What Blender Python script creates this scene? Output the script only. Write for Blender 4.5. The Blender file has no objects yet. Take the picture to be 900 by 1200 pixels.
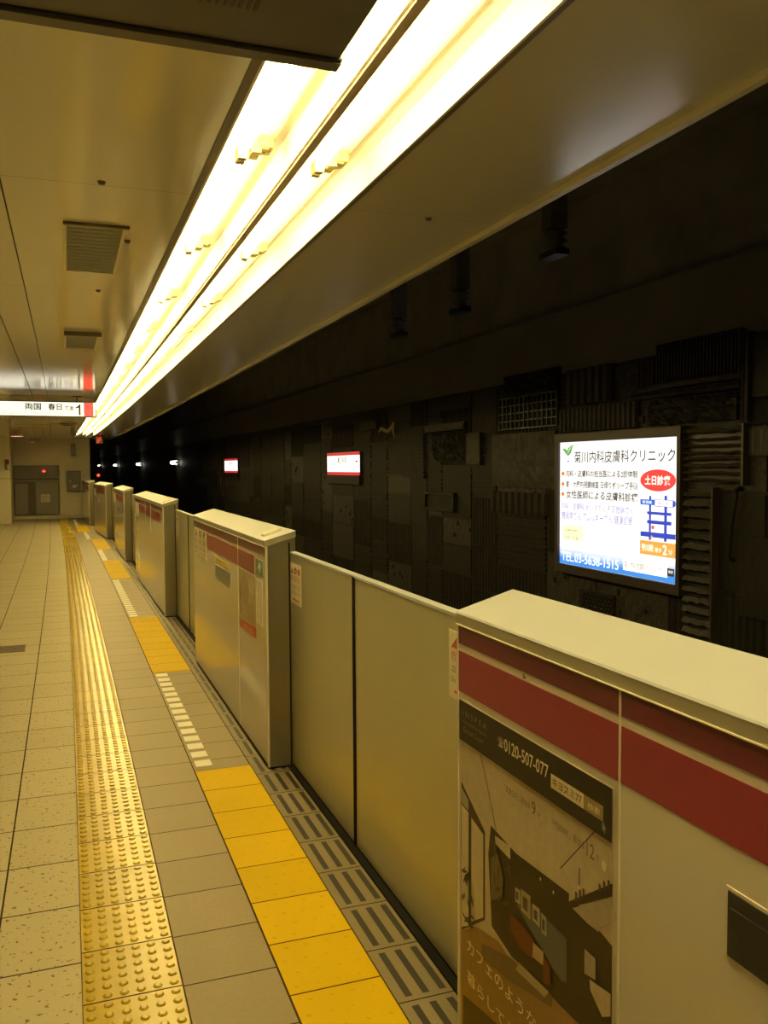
import bpy, bmesh, math, random
from mathutils import Vector, Matrix

random.seed(7)
SC = bpy.context.scene
COL = SC.collection
K = 0.00043927            # the platform curves very gently to the left
H = 2.608                 # platform ceiling height

# ------------------------------------------------------------------ camera
def make_camera():
    yaw, pi, ro = 0.347959, -0.052065, 0.005856
    f = Vector((math.sin(yaw)*math.cos(pi), math.cos(yaw)*math.cos(pi), math.sin(pi)))
    r0 = Vector((math.cos(yaw), -math.sin(yaw), 0))
    u0 = r0.cross(f)
    r = r0*math.cos(ro) - u0*math.sin(ro)
    u = r0*math.sin(ro) + u0*math.cos(ro)
    cd = bpy.data.cameras.new('camera')
    cd.sensor_fit = 'HORIZONTAL'; cd.sensor_width = 36.0
    cd.lens = 1012.207/900*36.0
    cd.clip_start = 0.02; cd.clip_end = 300
    c = bpy.data.objects.new('camera', cd); COL.objects.link(c)
    m = Matrix((r, u, -f)).transposed().to_4x4()
    m.translation = Vector((0, 0, 1.62679))
    c.matrix_world = m
    SC.camera = c
make_camera()

# ------------------------------------------------------------------ world, exposure
w = bpy.data.worlds.new('world'); SC.world = w
w.use_nodes = True
w.node_tree.nodes['Background'].inputs[0].default_value = (0, 0, 0, 1)
w.node_tree.nodes['Background'].inputs[1].default_value = 0
vs = SC.view_settings
vs.view_transform = 'Standard'; vs.look = 'None'; vs.gamma = 1; vs.use_curve_mapping = False
vs.exposure = 0.0
TUBE_L = 53.0
TUBE_C = (1.0, 0.74, 0.24)

# ------------------------------------------------------------------ materials
def new_mat(name):
    m = bpy.data.materials.new(name); m.use_nodes = True
    nt = m.node_tree; b = nt.nodes['Principled BSDF']
    return m, nt, b
def node(nt, t, **kw):
    n = nt.nodes.new(t)
    for k, v in kw.items(): setattr(n, k, v)
    return n
def link(nt, a, b): nt.links.new(a, b)
def val(nt, op, a, b=None, c=None):
    n = node(nt, 'ShaderNodeMath', operation=op)
    for i, x in enumerate((a, b, c)):
        if x is None: continue
        if isinstance(x, (int, float)): n.inputs[i].default_value = x
        else: link(nt, x, n.inputs[i])
    return n.outputs[0]
def mixc(nt, f, a, b):
    n = node(nt, 'ShaderNodeMix', data_type='RGBA')
    if isinstance(f, (int, float)): n.inputs[0].default_value = f
    else: link(nt, f, n.inputs[0])
    for s, x in ((6, a), (7, b)):
        if isinstance(x, tuple): n.inputs[s].default_value = (*x[:3], 1)
        else: link(nt, x, n.inputs[s])
    return n.outputs[2]
def mat(name, col, rough=.5, metal=0., spec=.5, var=.06, scale=6., bump=0., bscale=40., stretch=None, rvar=0.):
    """plain painted / metal surface with a faint procedural unevenness"""
    m, nt, b = new_mat(name)
    tc = node(nt, 'ShaderNodeTexCoord')
    src = tc.outputs['Object']
    if stretch:
        mp = node(nt, 'ShaderNodeMapping'); mp.inputs['Scale'].default_value = stretch
        link(nt, src, mp.inputs[0]); src = mp.outputs[0]
    n = node(nt, 'ShaderNodeTexNoise'); n.inputs['Scale'].default_value = scale; n.inputs['Detail'].default_value = 4
    link(nt, src, n.inputs['Vector'])
    lo = tuple(c*(1-var) for c in col); hi = tuple(min(1, c*(1+var)) for c in col)
    link(nt, mixc(nt, n.outputs['Fac'], lo, hi), b.inputs['Base Color'])
    b.inputs['Roughness'].default_value = rough
    if rvar:
        link(nt, val(nt, 'MULTIPLY_ADD', n.outputs['Fac'], rvar, rough-rvar/2), b.inputs['Roughness'])
    b.inputs['Metallic'].default_value = metal
    b.inputs['Specular IOR Level'].default_value = spec
    if bump:
        n2 = node(nt, 'ShaderNodeTexNoise'); n2.inputs['Scale'].default_value = bscale; n2.inputs['Detail'].default_value = 5
        link(nt, src, n2.inputs['Vector'])
        bp = node(nt, 'ShaderNodeBump'); bp.inputs['Strength'].default_value = bump; bp.inputs['Distance'].default_value = .02
        link(nt, n2.outputs['Fac'], bp.inputs['Height']); link(nt, bp.outputs[0], b.inputs['Normal'])
    return m
def emis(name, col, strength):
    m, nt, b = new_mat(name)
    b.inputs['Base Color'].default_value = (*[min(.8, c) for c in col], 1)
    b.inputs['Emission Color'].default_value = (*col, 1)
    b.inputs['Emission Strength'].default_value = strength
    b.inputs['Roughness'].default_value = .4
    return m
def tiles(name, u0, du, v0, dv, width, col, linecol, rough=.3, speck=0., tilevar=.05, slots=False, speckcol=(.08,.06,.04), stain=.12, spec=.5, grain=.22, gscale=140):
    """tile field driven by the UV map, which holds metres across (u) and along (v) the platform"""
    m, nt, b = new_mat(name)
    uv = node(nt, 'ShaderNodeUVMap'); uv.uv_map = 'UVMap'
    sx = node(nt, 'ShaderNodeSeparateXYZ'); link(nt, uv.outputs[0], sx.inputs[0])
    U, V = sx.outputs[0], sx.outputs[1]
    tu = val(nt, 'DIVIDE', val(nt, 'SUBTRACT', U, u0), du); tv = val(nt, 'DIVIDE', val(nt, 'SUBTRACT', V, v0), dv)
    def dist(t, d):      # metres to nearest joint
        fr = val(nt, 'FRACT', t)
        return val(nt, 'MULTIPLY', val(nt, 'SUBTRACT', .5, val(nt, 'ABSOLUTE', val(nt, 'SUBTRACT', fr, .5))), d)
    d = val(nt, 'MINIMUM', dist(tu, du), dist(tv, dv))
    line = val(nt, 'LESS_THAN', d, width/2)
    cid = node(nt, 'ShaderNodeCombineXYZ')
    link(nt, val(nt, 'FLOOR', tu), cid.inputs[0]); link(nt, val(nt, 'FLOOR', tv), cid.inputs[1])
    wn = node(nt, 'ShaderNodeTexWhiteNoise', noise_dimensions='3D'); link(nt, cid.outputs[0], wn.inputs['Vector'])
    c = mixc(nt, wn.outputs['Value'], tuple(x*(1-tilevar) for x in col), tuple(min(1, x*(1+tilevar)) for x in col))
    nz = node(nt, 'ShaderNodeTexNoise'); nz.inputs['Scale'].default_value = 2.2; nz.inputs['Detail'].default_value = 6
    link(nt, uv.outputs[0], nz.inputs['Vector'])
    if stain: c = mixc(nt, val(nt, 'MULTIPLY', nz.outputs['Fac'], stain*2), c, tuple(x*.55 for x in col))
    ng = node(nt, 'ShaderNodeTexNoise'); ng.inputs['Scale'].default_value = gscale; ng.inputs['Detail'].default_value = 2
    link(nt, uv.outputs[0], ng.inputs['Vector'])
    if stain: c = mixc(nt, val(nt, 'MULTIPLY', ng.outputs['Fac'], grain), c, tuple(x*.6 for x in col))
    if speck:
        vz = node(nt, 'ShaderNodeTexNoise'); vz.inputs['Scale'].default_value = 55; vz.inputs['Detail'].default_value = 1.5
        link(nt, uv.outputs[0], vz.inputs['Vector'])
        sm = val(nt, 'GREATER_THAN', vz.outputs['Fac'], speck)
        c = mixc(nt, val(nt, 'MULTIPLY', sm, .75), c, speckcol)
    if slots:
        fr = val(nt, 'ABSOLUTE', val(nt, 'SUBTRACT', val(nt, 'FRACT', tv), .5))
        inv = val(nt, 'LESS_THAN', fr, .42)
        s = None
        for cu in (.946, 1.003, 1.060):
            k = val(nt, 'LESS_THAN', val(nt, 'ABSOLUTE', val(nt, 'SUBTRACT', U, cu)), .0115)
            s = k if s is None else val(nt, 'MAXIMUM', s, k)
        s = val(nt, 'MULTIPLY', s, inv)
        c = mixc(nt, val(nt, 'MULTIPLY', s, .95), c, (.018, .017, .014))
    c = mixc(nt, val(nt, 'MULTIPLY', line, .97), c, linecol)
    b.inputs['Specular IOR Level'].default_value = spec
    link(nt, c, b.inputs['Base Color'])
    r = val(nt, 'MULTIPLY_ADD', nz.outputs['Fac'], .10 if stain else .02, rough-.05)
    r = val(nt, 'MULTIPLY_ADD', line, .4, r)
    link(nt, r, b.inputs['Roughness'])
    bp = node(nt, 'ShaderNodeBump'); bp.inputs['Strength'].default_value = .35; bp.inputs['Distance'].default_value = .003
    hgt = val(nt, 'MULTIPLY_ADD', line, -1.0, val(nt, 'MULTIPLY', ng.outputs['Fac'], .12))
    link(nt, hgt, bp.inputs['Height']); link(nt, bp.outputs[0], b.inputs['Normal'])
    return m

M = {}
M['floor_left'] = tiles('speckled_floor_tile', -.268-.4*20, .4, 2.945-.4*60, .4, .007, (.53, .475, .335), (.03, .02, .012), rough=.46, speck=.66, stain=.06, spec=.06)
M['floor_mid'] = tiles('grey_floor_tile', .3, .3, 2.6953-.3*60, .3, .006, (.29, .235, .15), (.03, .02, .012), rough=.46, stain=.08, spec=.2, grain=.5, gscale=60)
M['floor_edge'] = tiles('edge_floor_tile', .9, .6, 2.9756-.3*60, .3, .006, (.22, .18, .112), (.03, .022, .014), rough=.5, slots=True, stain=.08, spec=.25, grain=.7, gscale=110)
M['tactile'] = tiles('yellow_tactile_tile', 0, .3, 2.6953-.3*60, .3, .006, (.48, .345, .010), (.06, .03, .006), rough=.24, tilevar=.08, stain=.1, spec=.38)
M['plainyel'] = tiles('yellow_plain_tile', .6, .3, 2.5256-.3*60, .3, .006, (.63, .43, .002), (.06, .03, .004), rough=.55, stain=.07, spec=.08)
M['ceil'] = tiles('ceiling_panel', -50, 200, 3.2-1.87*20, 1.87, .004, (.80, .77, .62), (.25, .2, .14), rough=.13, tilevar=.02, stain=.0)
M['ceilR'] = tiles('ceiling_edge_panel', -50, 200, 3.19-1.87*20, 1.87, .004, (.74, .71, .58), (.3, .25, .18), rough=.21, tilevar=.02, stain=.0, spec=.95)
M['cream'] = mat('cream_wall_panel', (.80, .74, .55), .38)
M['trim'] = mat('bronze_trim', (.20, .16, .11), .35, .3)
M['darkgap'] = mat('dark_recess', (.02, .018, .015), .8)
M['track'] = mat('sooty_concrete', (.09, .085, .07), .85, bump=.4, bscale=9, var=.4)
M['upper'] = mat('sooty_tunnel_lining', (.24, .23, .21), .8, var=.5, scale=2)
M['reflector'] = mat('white_reflector', (.90, .90, .92), .35)
M['divider'] = mat('brown_divider', (.74, .64, .52), .4)
M['socket'] = mat('lampholder_and_shade_line', (.62, .54, .30), .4)
M['tube'] = emis('glowing_tube', TUBE_C, TUBE_L)
M['white'] = mat('white_paint', (.80, .78, .72), .4)
M['captop'] = mat('cabinet_top_paint', (.40, .43, .50), .45, var=.02)
M['cab'] = mat('cabinet_panel_paint', (.60, .56, .49), .09, .0, .5, var=.03, scale=2)
M['steel'] = mat('brushed_steel', (.23, .215, .16), .33, .75, var=.05, scale=9, stretch=(3, 3, .2))
M['door'] = mat('satin_door_steel', (.50, .49, .36), .36, .55, var=.04, scale=5, stretch=(2, 2, .3))
M['bandred'] = mat('crimson_band', (.235, .026, .042), .3, spec=.35, var=.03)
M['banddark'] = mat('maroon_band', (.125, .02, .032), .3, spec=.35, var=.03)
M['rubber'] = mat('black_rubber', (.010, .009, .008), .7, spec=.1)
M['black'] = mat('black_plastic', (.015, .014, .012), .3)
M['blackgloss'] = mat('black_display_glass', (.015, .014, .012), .2, spec=.25)
M['sticker'] = mat('sticker_paper', (.68, .63, .50), .45)
M['ink'] = mat('dark_ink', (.12, .075, .04), .5)
M['redink'] = mat('red_ink', (.45, .10, .05), .5)
M['green'] = mat('green_print', (.13, .20, .16), .4)
M['greyprint'] = mat('grey_print', (.23, .24, .21), .4)
M['yelprint'] = mat('yellow_print', (.60, .47, .10), .4)
M['lampbar_highlight'] = mat('lamp_cover_and_highlight', (.92, .89, .74), .25)
M['wallmetal'] = mat('weathered_scrap_metal', (.013, .0118, .0095), .55, .15, spec=.15, var=.6, scale=7, bump=.35, bscale=18, stretch=(1, 1.6, .7))
M['wallband'] = mat('bounce_lit_wall_band', (.16, .15, .12), .7, var=.3, scale=1.5)  # upper wall band lightened in colour to make up for weak bounce light
M['lidbase'] = mat('lid_side_shaded', (.40, .37, .29), .35, .4)  # lid sides coloured darker to show less light than the top
M['wallmetal2'] = mat('pale_weathered_metal', (.029, .026, .020), .5, .2, spec=.2, var=.5, scale=9, bump=.3, bscale=25)
M['rough'] = mat('crumpled_metal', (.024, .0215, .016), .5, .2, spec=.25, var=.6, scale=12, bump=1., bscale=14)
M['slat'] = mat('oily_dark_slat', (.20, .175, .13), .25, .8, var=.45, scale=5, stretch=(1, .5, 3))
M['frame'] = mat('dark_bronze_frame', (.045, .037, .028), .4, .3)
M['bright'] = mat('pale_brass_wire', (.62, .50, .24), .35, .1)
M['doorgrey'] = mat('grey_steel_door', (.25, .235, .20), .4, .2)
M['doordark'] = mat('dark_door_joint', (.10, .085, .06), .5)
M['glassdark'] = mat('smoky_glass', (.20, .20, .18), .12, 0, .7)
M['ventgrey'] = mat('grey_filter_mesh', (.36, .37, .30), .6, var=.2, scale=40)
M['signgrey'] = mat('grey_sign_casing', (.10, .095, .095), .45, var=.05)
M['redlamp'] = emis('red_lamp', (1, .05, .03), 4)
M['reddim'] = emis('red_led', (1, .04, .02), .6)
M['pinklamp'] = mat('pinkish_lamp_shade', (.72, .45, .36), .4)
M['lampglow'] = emis('soft_lamp_glow', (1, .72, .5), .9)
M['tunnellamp'] = emis('tunnel_lamp_glow', (1.0, .93, .75), 6)
M['signwhite'] = emis('backlit_white', (1.0, .97, .80), 1.12)
M['signred'] = emis('backlit_red', (.85, .06, .07), .8)
M['stwhite'] = emis('station_sign_white', (1.0, 1.0, .93), 1.25)
M['stred'] = emis('station_sign_red', (.62, .035, .05), .75)
M['signink'] = mat('sign_black_ink', (.02, .02, .018), .5)
M['signgreyink'] = emis('sign_grey_ink', (.2, .19, .16), .7)

# ------------------------------------------------------------------ mesh helpers
class MB:
    def __init__(s): s.v = []; s.f = []; s.mi = []; s.mats = []; s.uv = {}
    def m(s, mt):
        if mt not in s.mats: s.mats.append(mt)
        return s.mats.index(mt)
    def poly(s, pts, mt):
        n = len(s.v); s.v += [tuple(p) for p in pts]; s.f.append(tuple(range(n, n+len(pts)))); s.mi.append(s.m(mt))
    def box(s, x0, x1, y0, y1, z0, z1, mt):
        n = len(s.v)
        s.v += [(x, y, z) for z in (z0, z1) for y in (y0, y1) for x in (x0, x1)]
        for q in ((0,2,3,1),(4,5,7,6),(0,1,5,4),(2,6,7,3),(0,4,6,2),(1,3,7,5)):
            s.f.append(tuple(n+i for i in q)); s.mi.append(s.m(mt))
    def prism(s, prof, y0, y1, mt, axis='y', n=1):
        """profile extruded along y (profile in x,z), or x (profile in y,z), or z (profile in x,y); cut in n lengths"""
        def P(a, b, t): return (a, t, b) if axis == 'y' else ((t, a, b) if axis == 'x' else (a, b, t))
        k = len(prof); base = len(s.v); mi = s.m(mt)
        for j in range(n+1):
            t = y0+(y1-y0)*j/n
            s.v += [P(a, b, t) for a, b in prof]
        for j in range(n):
            for i in range(k):
                a, b2 = base+j*k+i, base+j*k+(i+1) % k
                s.f.append((a, b2, b2+k, a+k)); s.mi.append(mi)
        s.f.append(tuple(base+i for i in range(k-1, -1, -1))); s.mi.append(mi)
        s.f.append(tuple(base+n*k+i for i in range(k))); s.mi.append(mi)
    def tube(s, pts, r, mt, n=8):
        pts = [Vector(p) for p in pts]; mi = s.m(mt); base = len(s.v)
        for i, p in enumerate(pts):
            d = (pts[min(i+1, len(pts)-1)]-pts[max(i-1, 0)]).normalized()
            a = d.cross(Vector((0, 0, 1)))
            if a.length < 1e-4: a = d.cross(Vector((1, 0, 0)))
            a.normalize(); b = d.cross(a); rr = r[i] if isinstance(r, (list, tuple)) else r
            for k in range(n):
                t = 2*math.pi*k/n; s.v.append(tuple(p+rr*(math.cos(t)*a+math.sin(t)*b)))
        for i in range(len(pts)-1):
            for k in range(n):
                q = base+i*n; s.f.append((q+k, q+(k+1) % n, q+n+(k+1) % n, q+n+k)); s.mi.append(mi)
        s.f.append(tuple(base+k for k in range(n-1, -1, -1))); s.mi.append(mi)
        q = base+(len(pts)-1)*n; s.f.append(tuple(q+k for k in range(n))); s.mi.append(mi)
    def lathe(s, cx, cy, prof, mt, n=16):
        s.tube([(cx, cy, z) for r, z in prof], [max(r, 1e-4) for r, z in prof], mt, n)
    def build(s, name, base=(0, 0, 0), parent=None, bend=False, uv=False, bevel=0, smooth=False):
        me = bpy.data.meshes.new(name)
        vv = [(x-(K*y*y if (bend and y > 0) else 0)-base[0], y-base[1], z-base[2]) for x, y, z in s.v]
        me.from_pydata(vv, [], s.f)
        for mt in s.mats: me.materials.append(mt)
        for p, i in zip(me.polygons, s.mi): p.material_index = i; p.use_smooth = smooth
        bm = bmesh.new(); bm.from_mesh(me); bmesh.ops.recalc_face_normals(bm, faces=bm.faces); bm.to_mesh(me); bm.free()
        if uv:
            l = me.uv_layers.new(name='UVMap')
            for lp in me.loops: l.data[lp.index].uv = s.v[lp.vertex_index][:2]
        o = bpy.data.objects.new(name, me); COL.objects.link(o)
        if bevel:
            bv = o.modifiers.new('bevel', 'BEVEL'); bv.width = bevel; bv.segments = 2; bv.limit_method = 'ANGLE'
        if parent: o.parent = parent
        return o
def tag(o, label, cat, group=None, kind=None):
    if label: o['label'] = label
    if cat: o['category'] = cat
    if group: o['group'] = group
    if kind: o['kind'] = kind
    return o
def struct(o): o['kind'] = 'structure'; return o
def put(o, X, s, z, dx=0., rot=0.):
    b = K*s*s if s > 0 else 0
    o.location = (X-b+dx, s, z)
    o.rotation_euler = (0, 0, (math.atan(2*K*s) if s > 0 else 0)+rot)
    return o
def thing(name, label, cat, base, group=None, dx=0., rot=0.):
    o = bpy.data.objects.new(name, None); COL.objects.link(o); o.empty_display_size = .1
    put(o, *base, dx, rot)
    return tag(o, label, cat, group)
def solo(mb, name, label, cat, base, group=None, dx=0., rot=0., **kw):
    o = mb.build(name, base, **kw); put(o, *base, dx, rot)
    return tag(o, label, cat, group)

# lettering: every string becomes mesh, stretched into the rectangle it fills on the object
_tc = {}
def glyphs(body, res=3, bold=0.):
    key = (body, res, bold)
    if key in _tc: return _tc[key]
    c = bpy.data.curves.new('lettering_source', 'FONT'); c.body = body; c.resolution_u = res; c.fill_mode = 'FRONT'
    c.offset = bold
    o = bpy.data.objects.new('lettering_source', c); COL.objects.link(o)
    dg = bpy.context.evaluated_depsgraph_get(); dg.update()
    me = bpy.data.meshes.new_from_object(o.evaluated_get(dg))
    v = [(p.co.x, p.co.y) for p in me.vertices]; f = [tuple(p.vertices) for p in me.polygons]
    bpy.data.objects.remove(o); bpy.data.curves.remove(c); bpy.data.meshes.remove(me)
    x0, x1 = min(p[0] for p in v), max(p[0] for p in v); y0, y1 = min(p[1] for p in v), max(p[1] for p in v)
    v = [((a-x0)/(x1-x0), (b-y0)/max(y1-y0, 1e-6)) for a, b in v]
    _tc[key] = (v, f); return _tc[key]
def write(mb, body, rect, depth, mt, face='x', res=3, bold=0.):
    """rect = (left, right, bottom, top); face 'x': on a plane X=depth read from the platform, left/right are metres along; face 'y': plane s=depth"""
    a0, a1, z0, z1 = rect
    v, f = glyphs(body, res, bold); n = len(mb.v); mi = mb.m(mt)
    for a, b in v:
        t = a0+(a1-a0)*a; z = z0+(z1-z0)*b
        mb.v.append((depth, t, z) if face == 'x' else (t, depth, z))
    for q in f: mb.f.append(tuple(n+i for i in q)); mb.mi.append(mi)
def flat(mb, pts, depth, mt, face='x'):
    mb.poly([(depth, a, z) if face == 'x' else (a, depth, z) for a, z in pts], mt)
def rectp(r): return [(r[0], r[2]), (r[1], r[2]), (r[1], r[3]), (r[0], r[3])]
def ell(cx, cz, rx, rz, n=28): return [(cx+rx*math.cos(2*math.pi*i/n), cz+rz*math.sin(2*math.pi*i/n)) for i in range(n)]
ORD = ['first','second','third','fourth','fifth','sixth','seventh','eighth','ninth','tenth','eleventh','twelfth','thirteenth','fourteenth','fifteenth','sixteenth','seventeenth','eighteenth','nineteenth','twentieth','twenty-first','twenty-second','twenty-third','twenty-fourth','twenty-fifth','twenty-sixth']

# ------------------------------------------------------------------ setting: floor, walls, ceilings
S0, S1, SW, ST = -6.0, 30.32, 30.32, 92.0
mb = MB()
def slab(mb, x0, x1, s0, s1, z0, z1, mt):
    mb.prism([(x0, z0), (x1, z0), (x1, z1), (x0, z1)], s0, s1, mt, n=max(1, int((s1-s0)/1.2)))
slab(mb, -6.2, 0.0, S0, S1, -.2, 0, M['floor_left'])
slab(mb, 0.0, .3, S0, S1, -.2, -.001, M['floor_mid'])
slab(mb, .3, .9, S0, S1, -.2, 0, M['floor_mid'])
slab(mb, .9, 1.25, S0, S1, -.2, 0, M['floor_edge'])
struct(mb.build('floor', bend=True, uv=True))
mb = MB()
slab(mb, 1.10, 1.25, S0, S1, -1.3, -.2, M['track'])
slab(mb, 1.10, 4.6, S0, ST, -1.3, -1.15, M['track'])
struct(mb.build('floor_track', bend=True))

mb = MB()
slab(mb, -6.2, -.384, S0, S1, H, H+.1, M['ceil'])
slab(mb, -.378, -.199, S0, S1, H+.002, H+.1, M['ceil'])
slab(mb, -.193, .436, S0, S1, H, H+.1, M['ceil'])
slab(mb, -.384, -.378, S0, S1, H+.04, H+.1, M['darkgap'])
slab(mb, -.199, -.193, S0, S1, H+.04, H+.1, M['darkgap'])
slab(mb, 1.022, 1.645, S0, S1, H, H+.1, M['ceilR'])
struct(mb.build('ceiling', bend=True, uv=True))
mb = MB()
slab(mb, -6.2, 1.66, S0, S1, 2.80, 2.95, M['darkgap'])
slab(mb, 1.60, 1.66, S0, S1, 2.95, 4.2, M['upper'])
slab(mb, 1.60, 5.2, S0, ST, 4.2, 4.35, M['upper'])
struct(mb.build('ceiling_track', bend=True))
mb = MB()                                                   # metal lip along the platform-side ceiling edge
mb.prism([(1.645, H-.022), (1.672, H-.022), (1.672, H+.12), (1.66, H+.12), (1.66, H+.0), (1.645, H+.0)], S0, S1, M['cream'], n=30)
struct(mb.build('trim_1', bend=True))

# light trough (recess with side frames and centre divider), part of the ceiling
mb = MB()
TE = 28.6
for x0, x1, z0, z1, k in ((.436, .46, H-.004, H+.11, 'trim'), (.703, .728, H-.012, H+.11, 'divider'), (1.006, 1.022, H-.004, H+.11, 'trim'),
                          (.46, .703, H+.10, H+.115, 'reflector'), (.728, 1.006, H+.10, H+.115, 'reflector')):
    slab(mb, x0, x1, S0, TE, z0, z1, M[k])
for x0, x1, d in ((.46, .468, 0), (.695, .703, 1), (.728, .736, 0), (.998, 1.006, 1)):    # white inner cheeks
    slab(mb, x0, x1, S0, TE, H-.004, H+.10, M['reflector'])
slab(mb, .436, 1.022, TE, S1, H, H+.115, M['ceil'])
struct(mb.build('trim_2', bend=True, uv=True))

mb = MB()                                                   # far end wall and everything it closes off
slab(mb, -6.2, 1.03, SW, SW+.4, 0, 2.8, M['cream'])
slab(mb, .4, 1.03, SW+.4, ST, -1.3, 4.2, M['upper'])
slab(mb, -6.2, .85, SW-.03, SW, 0, .13, M['cream'])
struct(mb.build('wall_far', bend=True))
mb = MB()
mb.prism([(-6.2, 0), (-1.33, 0), (-1.33, H), (-6.2, H)], 27.9, SW, M['cream'])
mb.box(-1.335, -1.325, 27.9, SW-.03, 1.345, 1.355, M['doordark']); mb.box(-6.2, -1.33, 27.895, 27.9, 1.345, 1.355, M['doordark'])
struct(mb.build('wall_left', bend=True))
mb = MB(); mb.box(-6.4, -6.2, S0, S1, 0, 2.8, M['cream'])
struct(mb.build('wall_left', bend=False))
mb = MB(); mb.box(-6.4, 1.25, S0-.2, S0, 0, 2.8, M['cream']); mb.box(1.1, 5.2, S0-.2, S0, -1.3, 4.3, M['upper'])
struct(mb.build('wall_back'))

# track-side wall: base sheet, ledge at 3.15 m, and its patchwork relief of weathered plates
mb = MB()
WX = 4.56
slab(mb, WX, 4.9, S0, ST, -1.3, 2.53, M['wallmetal']); slab(mb, WX, 4.9, S0, ST, 2.53, 3.15, M['wallband'])
slab(mb, 4.75, 5.2, S0, ST, 3.15, 4.3, M['upper'])
slab(mb, WX-.012, WX, S0, ST, 3.128, 3.15, M['signgrey'])
rr = random.Random(21)
y = 3.2
while y < 30:
    wd = rr.uniform(.45, 1.25); z = -.9
    while z < 2.35:
        hh = rr.uniform(.28, .75)
        if z+hh > 2.5: hh = 2.5-z
        kind = rr.random(); pr = rr.uniform(.004, .022)
        y0, y1, z0, z1 = y+.015, y+wd-.015, z+.012, z+hh-.012
        if kind < .35:
            mb.box(WX-pr, WX, y0, y1, z0, z1, M['wallmetal'] if rr.random() < .6 else M['wallmetal2'])
        elif kind < .62:                                    # vertical pleats
            n = max(3, int((y1-y0)/.07)); pf = [(WX, y1), (WX, y0)]
            for i in range(n):
                a = y0+(y1-y0)*i/n; b = (y1-y0)/n
                pf += [(WX-.006, a), (WX-.024, a+b*.25), (WX-.024, a+b*.6), (WX-.006, a+b*.85)]
            mb.prism(pf, z0, z1, M['wallmetal'], axis='z')
        elif kind < .8:                                     # horizontal ribs
            n = max(3, int((z1-z0)/.05))
            for i in range(n):
                a = z0+(z1-z0)*i/n
                mb.box(WX-rr.uniform(.008, .026), WX, y0, y1, a, a+(z1-z0)/n*.62, M['wallmetal'])
        else:
            mb.box(WX-.010, WX, y0, y1, z0, z1, M['rough'])
            for q in range(4):
                a = rr.uniform(y0, y1-.1); c = rr.uniform(z0, z1-.06)
                mb.box(WX-.028, WX, a, a+rr.uniform(.04, .1), c, c+rr.uniform(.02, .06), M['wallmetal2'])
        z += hh
    y += wd
struct(mb.build('wall_right', bend=True))

# ------------------------------------------------------------------ tactile strip and floor markings
def dome(mb, cx, cy, z, r, h, mt, n):
    base = len(mb.v); mi = mb.m(mt)
    for rr_, hh in ((r, 0), (r*.86, h*.6), (r*.6, h)):
        for k in range(n):
            t = 2*math.pi*k/n; mb.v.append((cx+rr_*math.cos(t), cy+rr_*math.sin(t), z+hh))
    for i in range(2):
        for k in range(n):
            q = base+i*n; mb.f.append((q+k, q+(k+1) % n, q+n+(k+1) % n, q+n+k)); mb.mi.append(mi)
    mb.f.append(tuple(base+2*n+k for k in range(n))); mb.mi.append(mi)
mb = MB()
t0 = 2.6953-.3*4; nt_ = 95
slab(mb, .0, .3, t0, t0+.3*nt_, -.001, .0004, M['darkgap'])
for i in range(nt_): mb.box(.002, .298, t0+.3*i+.002, t0+.3*i+.298, .0004, .004, M['tactile'])
for i in range(nt_):
    n = 12 if i < 16 else (8 if i < 40 else 6)
    for a in range(6):
        for b in range(6):
            dome(mb, .025+.05*a, t0+.3*i+.025+.05*b, .0038, .0145, .0055, M['tactile'], n)
o = mb.build('tactile_strip', bend=True, uv=True)
tag(o, 'long yellow tactile strip of raised round bumps running along the platform floor', 'tactile strip')

E_PSD = lambda s: 0. if s < 20.4 else (-.05*(s-20.4) if s < 23.6 else -.16-.0115*(s-23.6))
patch_names = ['nearest yellow floor patch, beside the closest pair of gate doors', 'second yellow floor patch along the platform, beyond the first white dashes', 'third yellow floor patch along the platform, ahead of the second gate cabinet with windows', 'fourth yellow floor patch along the platform, small in the distance', 'farthest yellow floor patch, near the end wall']
patch_names[2] = 'third yellow floor patch counted from the near end of the platform'
patch_names[3] = 'fourth yellow floor patch counted from the near end of the platform'
patches = [(1.926, 4.626, .6, .9), (7.0, 9.72, .6, .9), (13.26, 15.98, .61, .9), (18.22, 20.98, .60, .9), (23.55, 26.1, .40, .71)]
for (a, b, x0, x1), lb in zip(patches, patch_names):
    mb = MB(); slab(mb, x0+.0015, x1-.0015, a, b, 0, .0025, M['plainyel'])
    if a < 8:
        nrow = int((b-a)/.075)
        for i in range(nrow):
            for j in range(4):
                dome(mb, x0+.045+.07*j+(.012 if i % 2 else -.012), a+.04+.075*i, .0024, .0085, .0020, M['plainyel'], 8)
    o = mb.build('yellow_floor_patch', bend=True, uv=True)
    tag(o, lb, 'floor marking', 'plain yellow floor patches before the gate doors')
dl = [(4.70, 6.95, 0, 'white dashed line between the nearest and second yellow floor patches'), (9.80, 13.2, 0, 'white dashed line between the second and third yellow floor patches'), (16.05, 18.15, 0, 'white dashed line between the third and fourth yellow floor patches'), (21.05, 23.5, -.1, 'white dashed line between the fourth and farthest yellow floor patches'), (26.2, 29.5, -.2, 'white dashed line from the farthest yellow floor patch to the end wall')]
for a, b, dx, lb in dl:
    n = int(round((b-a)/.155)); B = (.66+dx, (a+b)/2, 0)
    t = thing('dashed_line', lb, 'floor marking', B, 'white dashed lines on the floor')
    for i in range(n):
        c = a+.155*i; mb = MB(); mb.box(.618+dx, .706+dx, c, c+.1, 0, .002, M['white']); mb.build('dash', B, t)
mb = MB(); mb.box(-.75, -.385, 8.27, 8.6, 0, .004, M['trim'])
for i in range(6): mb.box(-.74, -.395, 8.285+.052*i, 8.3+.052*i, .004, .0055, M['doordark'])
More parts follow.
